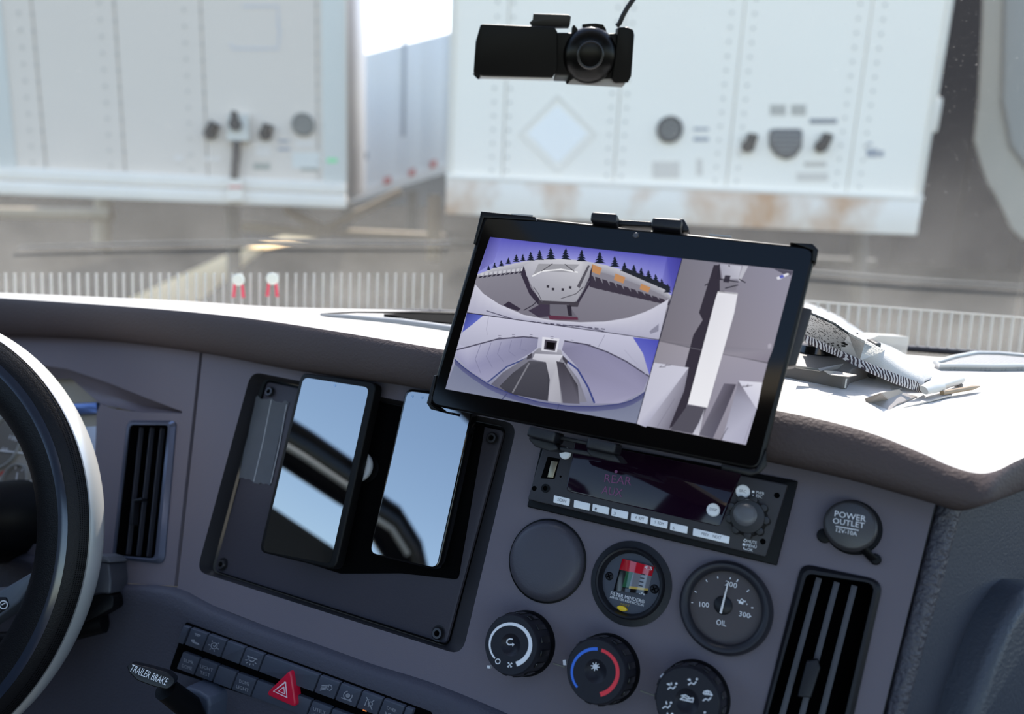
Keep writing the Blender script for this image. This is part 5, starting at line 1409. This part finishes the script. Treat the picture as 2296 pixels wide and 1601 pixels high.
gladhand(TL, CL((1350, 855), (1365, 825), (1385, 790)), trl); gladhand(TL, CL((1705, 862), (1718, 835), (1728, 800)), trl)
label_px(TL, CL((1462, 735), (1598, 735), (1598, 905), (1462, 905)), mat('socket_box', (214, 208, 196), .5), trl, 'socket_box', .06, .06)
mb = MB(); c = TL.px(CL((1512, 800))[0], .07); k_ = TL.scale((520, 290)); mb.lathe([(0, .10), (12 * k_, .10), (14 * k_, .06)], c, 20); mb.box(c[0] - 7 * k_, c[0] + 7 * k_, c[1], c[1] + 28 * k_, .06, .10, .01); mb.build('plug', darkfit, trl)
mb = MB(); mb.tube([(*TL.px(p, .05), .05) for p in CL((1522, 905), (1520, 1000), (1512, 1080), (1508, 1150))], 9 * k_, 10); mb.build('power_cable', mat('cable_slate', (16, 18, 24), .5), trl)
label_px(TL, CL((1466, 1155), (1560, 1155), (1560, 1290), (1462, 1290)), rail_m, trl, 'cable_box', .09, .05)
label_px(TL, CL((1470, 1195), (1558, 1195), (1558, 1212), (1470, 1212)), mat('red_label', (200, 90, 76), .5), trl, 'sticker', .093)
disc(TL, CL((1950, 800))[0], 25, trl, mat('vent_grey', (128, 126, 118), .5))
for q, m_ in ((((1640, 910), (1742, 910), (1742, 1010), (1640, 1010)), 'a'), (((1632, 1048), (1738, 1048), (1738, 1092), (1632, 1092)), 'b'), (((1790, 900), (1860, 900), (1860, 916), (1790, 916)), 'c'), (((1786, 950), (1866, 950), (1866, 968), (1786, 968)), 'c'), (((1900, 900), (2020, 900), (2020, 950), (1900, 950)), 'a'), (((1880, 980), (2060, 980), (2060, 1085), (1880, 1085)), 'd'), (((1935, 1080), (2050, 1080), (2050, 1100), (1935, 1100)), 'b'), (((2105, 1020), (2170, 1020), (2170, 1046), (2105, 1046)), 'e'), (((1120, 1000), (1180, 1000), (1180, 1040), (1120, 1040)), 'a'), (((1310, 1010), (1420, 1010), (1420, 1040), (1310, 1040)), 'a')):
    label_px(TL, CL(*q), {'a': mat('sticker_pale', (228, 214, 200), .6), 'b': mat('sticker_olive', (166, 162, 148), .6), 'c': mat('sticker_slate', (150, 150, 158), .6), 'd': mat('sticker_cream', (222, 216, 204), .6), 'e': mat('sticker_green', (120, 225, 150), .5)}[m_], trl, 'sticker', .014 if m_ == 'e' else .003)
strokes(TL, [CL((1560, 40), (1790, 40), (1790, 180)), CL((1480, 280), (1500, 312), (1790, 312), (1800, 180))], 3, .001, mat('faint_line', (196, 196, 204), .6), trl, 'outline_mark', th=.002)
# undercarriage
def leg(t, F, px0, px1, w, nm, m_, z):
    a, b = F.loc(at(*px0, z)), F.loc(at(*px1, z))
    mb = MB(); mb.tube([a, b], w, 8); return mb.build(nm, m_, t)
leg(trl, TL, (522, 462), (526, 655), .075, 'landing_leg', mat('leg_dark', (72, 68, 60), .7), 8.2)
leg(trl, TL, (232, 448), (228, 560), .10, 'landing_leg', tan, 8.6)
leg(trl, TL, (-60, 476), (250, 482), .07, 'cross_beam', tan, 8.5)
leg(trl, TL, (545, 508), (720, 524), .06, 'cross_beam', tan, 8.9)
leg(trl, TL, (640, 468), (740, 525), .06, 'brace', tan, 9.0)
leg(trl, TL, (715, 522), (900, 430), .05, 'brace', tan, 9.0)
leg(trl, TL, (730, 520), (1000, 532), .05, 'cross_beam', tan, 9.2)

# right trailer, square to us
TR = Fr(at(1545, 300, 4.2), XA, V((0, -1, 0)))
xl, xr = TR.px((1008, 300))[0], TR.px((2090, 260))[0]
zb2 = TR.px((1530, 500))[1]; zs2 = TR.px((1530, 421))[1]
pr = [TR.px((x, 300))[0] for x in (1130, 1383, 1640, 1916)]
trr = trailer(TR, xl, xr, zb2, 2.75, 12.0, pr, 'white box trailer on the right with a rust-stained lower apron and shield plate', sheet)
n_ap = 4
mb = MB(); mb.box(xl - .01, xr + .01, zb2 - .01, zs2, -.1, .03, .01); mb.build('apron', rust, trr)
mb = MB(); mb.box(xl - .012, xr + .012, zs2 - .012, zs2 + .012, -.05, .034, .004); mb.build('seam_strip', rail_m, trr)
cols = [TR.px((x, 300))[0] for x in (1105, 1140, 1366, 1400, 1613, 1663, 1889, 1943)]
rivets(TR, trr, cols, zs2 + .05, 1.3, .075, .008)
mb = MB(); mb.box(xl - .012, xl + .02, zs2, 2.76, -.2, .012, .006); mb.build('corner_post', rail_m, trr)
mb = MB(); mb.box(xr - .02, xr + .012, zs2, 2.76, -.2, .012, .006); mb.build('corner_post', rail_m, trr)
disc(TR, (1502, 290), 29, trr, mat('vent_dark', (60, 60, 60), .5))
gladhand(TR, CR((800, 430), (812, 400), (822, 365)), trr); gladhand(TR, CR((1200, 430), (1218, 400), (1230, 365)), trr)
sh = round_poly(TR.P(CR((912, 335), (1094, 335), (1090, 440), (1050, 490), (1005, 505), (950, 480), (915, 430)), .02), .03, 4)
mb = MB(); mb.prism(sh, 0, .02, bev=.004); s_ = mb.build('shield_plate', mat('shield_grey', (78, 78, 78), .5), trr)
for y0, w_ in ((358, 70), (385, 74), (412, 72), (438, 60), (462, 40)):
    strokes(TR, [CR((1003 - w_, y0), (1003 + w_, y0))], 5, .021, mat('plate_bar', (110, 110, 110), .5), s_, 'plate_line')
for q, m_ in ((((915, 205), (1000, 205), (1000, 262), (915, 262)), 'sticker_mid'), (((1030, 205), (1110, 205), (1110, 262), (1030, 262)), 'sticker_mid'), (((1130, 282), (1280, 282), (1276, 308), (1130, 308)), 'sticker_dark'), (((498, 330), (580, 330), (580, 346), (498, 346)), 'sticker_dark2'), (((498, 382), (580, 382), (580, 404), (498, 404)), 'sticker_dark2'), (((275, 515), (420, 515), (420, 605), (275, 605)), 'sticker_faint'), (((1100, 516), (1220, 516), (1220, 542), (1100, 542)), 'sticker_faint2'), (((1440, 445), (1500, 445), (1500, 490), (1440, 490)), 'sticker_dark2'), (((1440, 412), (1470, 412), (1470, 424), (1440, 424)), 'sticker_dark2'), (((1505, 458), (1535, 455), (1530, 488), (1505, 488)), 'sticker_dark2'), (((1060, 575), (1230, 575), (1230, 620), (1060, 620)), 'sticker_faint'), (((515, 500), (545, 500), (545, 590), (515, 590)), 'sticker_faint')):
    label_px(TR, CR(*q), mat(m_, {'sticker_mid': (190, 180, 166), 'sticker_dark': (130, 130, 134), 'sticker_dark2': (158, 158, 162), 'sticker_faint': (222, 208, 192), 'sticker_faint2': (206, 192, 176)}[m_], .6), trr)
dq = [(1250, 215), (1335, 300), (1250, 385), (1165, 300)]
strokes(TR, [dq + [dq[0]]], 3, .002, mat('holder_line', (228, 218, 206), .5), trr, 'placard_holder', th=.004)
label_px(TR, [(1250, 235), (1318, 300), (1250, 368), (1182, 300)], mat('placard_white', (252, 244, 234), .4), trr, 'placard', .004)
mb = MB(); mb.box(xr, xr + .16, TR.px((2110, 290))[1], TR.px((2110, 204))[1], -.5, -.2, .02); mb.build('lamp_box', rail_m, trr)
leg(trr, TR, (975, 440), (972, 585), .08, 'landing_leg', tan, 8.4); leg(trr, TR, (1930, 470), (1925, 700), .09, 'landing_leg', MATS['leg_dark'], 8.4)
leg(trr, TR, (960, 545), (1960, 590), .05, 'cross_beam', MATS['leg_dark'], 8.6)

# trailer parked farther back, seen in the gap
fA, fB = at(790, 290, 20.0), at(1020, 230, 23.0)
fA.z = fB.z = 0
uF = (fB - fA).normalized(); nF = V((uF.y, -uF.x, 0))
FTt = Fr(V((fA.x, fA.y, 1.3)), uF, nF)
far = thing('distant_trailer', FTt, 'grey-white trailer side with red reflectors seen through the gap', 'trailer')
q0, q1, q2_, q3 = [FTt.px(p) for p in ((770, 458), (1085, 360), (1085, 52), (770, 133))]
mb = MB(); mb.prism([q0, q1, q2_, q3], -2.4, -.01, bev=.02); mb.build('body', mat('far_white', (252, 246, 236), .5, var=(.6, .03)), far)
def lerp(a, b, k_): return (a[0] + (b[0] - a[0]) * k_, a[1] + (b[1] - a[1]) * k_)
for i in range(6):
    k0, k1 = i / 6, (i + 1) / 6
    a, b = lerp(q0, q1, k0), lerp(q0, q1, k1); c, d = lerp(q3, q2_, k1), lerp(q3, q2_, k0)
    mb = MB(); mb.prism([lerp(a, d, .08), lerp(b, c, .08), lerp(b, c, .99), lerp(a, d, .99)], -.02, .0, bev=.006); mb.build('panel', MATS['far_white'], far)
for px_ in ((906, 93), (1012, 70)):
    a = FTt.px(px_); mb = MB(); mb.box(a[0] - .06, a[0] + .06, a[1] - 2.6, a[1] + .12, -.02, .03, .01); mb.build('wall_post', mat('post_grey', (176, 176, 176), .5), far)
mb = MB(); mb.prism([q0, q1, lerp(q1, q2_, .07), lerp(q0, q3, .07)], -.03, .03); mb.build('skirt_rail', rail_m, far)
for p, w_ in (((806, 429), 9), ((869, 405), 8), ((924, 387), 7), ((972, 368), 7)):
    label_px(FTt, [(p[0] - w_, p[1] - 5), (p[0] + w_, p[1] - 10), (p[0] + w_, p[1] + 5), (p[0] - w_, p[1] + 10)], mat('reflector_red', (205, 60, 56), .4), far, 'reflector', .05)
label_px(FTt, [(798, 352), (824, 340), (824, 356), (798, 370)], mat('plate_slate', (120, 128, 134), .5), far, 'marking', .02)
for x in (830, 980):
    a = FTt.px((x, 430)); mb = MB(); mb.box(a[0] - .12, a[0] + .12, -1.3, a[1], -1.2, -.9, .02); mb.build('landing_leg', MATS['leg_dark'], far)

# beige cab fairing of the neighbouring truck and a dark hall behind
FF = Fr(at(2260, 300, 4.6), XA, V((-.66, -1, 0)))
fq = [(2206, -160), (2200, 60), (2192, 227), (2182, 315), (2196, 365), (2213, 413), (2226, 432), (2246, 470), (2266, 514), (2290, 536), (2340, 556), (2800, 640), (2800, -160)]
fair = thing('truck_fairing', FF, 'rounded beige cab fairing of a neighbouring truck at the right edge', 'truck')
mb = MB(); mb.prism(round_poly(FF.P(fq), .02, 3), -2.2, .0, bev=.16, seg=6); mb.build('fairing', mat('fairing_beige', (172, 164, 150), .5, var=(1.5, .06)), fair, ang=80)
mb = MB(); mb.prism(round_poly(FF.P([(2250, -160), (2243, 230), (2262, 330), (2330, 420), (2800, 470), (2800, -160)], .03), .05, 4), -.05, .03, bev=.03, seg=4); mb.build('wind_deflector', mat('fairing_grey', (150, 148, 142), .45), fair, ang=80)
mb = MB()
a = FF.loc(V((FF.o.x + 1.6, FF.o.y + 1.0, 0))); mb.box(.25, 2.6, a[1], FF.px((2300, 560))[1], -2.2, -.6, .05); mb.build('cab_body', mat('fairing_under', (60, 58, 56), .6), fair)
HW = Fr(V((7.5, 17.6, 0)), XA, V((0, -1, 0)))
hall = thing('warehouse', HW, 'dark grey warehouse wall standing beyond the right trailer', 'building')
wm_ = mat('hall_dark', (30, 30, 36), .9, spec=.05)
mb = MB(); mb.box(-5.6, 14, 0, 9, -6, -.03); mb.build('wall', wm_, hall)
for i in range(14):
    mb = MB(); mb.box(-5.6 + i * 1.4, -5.6 + (i + 1) * 1.4 - .05, .1, 8.9, -.03, .02, .01, 1); mb.build('panel', wm_, hall)
# sunlit strip on the yard, its sunlight painted as pale tan
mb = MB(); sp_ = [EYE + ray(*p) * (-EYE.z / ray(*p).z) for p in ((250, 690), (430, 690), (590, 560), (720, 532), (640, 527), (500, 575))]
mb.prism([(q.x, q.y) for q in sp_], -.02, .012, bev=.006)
tag(mb.build('sunlit_strip', mat('sunlit_tan', (255, 208, 145), .9, bump=(20, .5), var=(3, .12))), kind='structure')

mb = MB(); mb.box(-45, 45, 60, 60.4, 0, 4.2)  # added wall blocking the bright sky low between the trailers
tag(mb.build('wall_blocker', mat('blocker_dark', (92, 90, 86), .9, spec=.05, var=(.5, .1))), kind='structure')
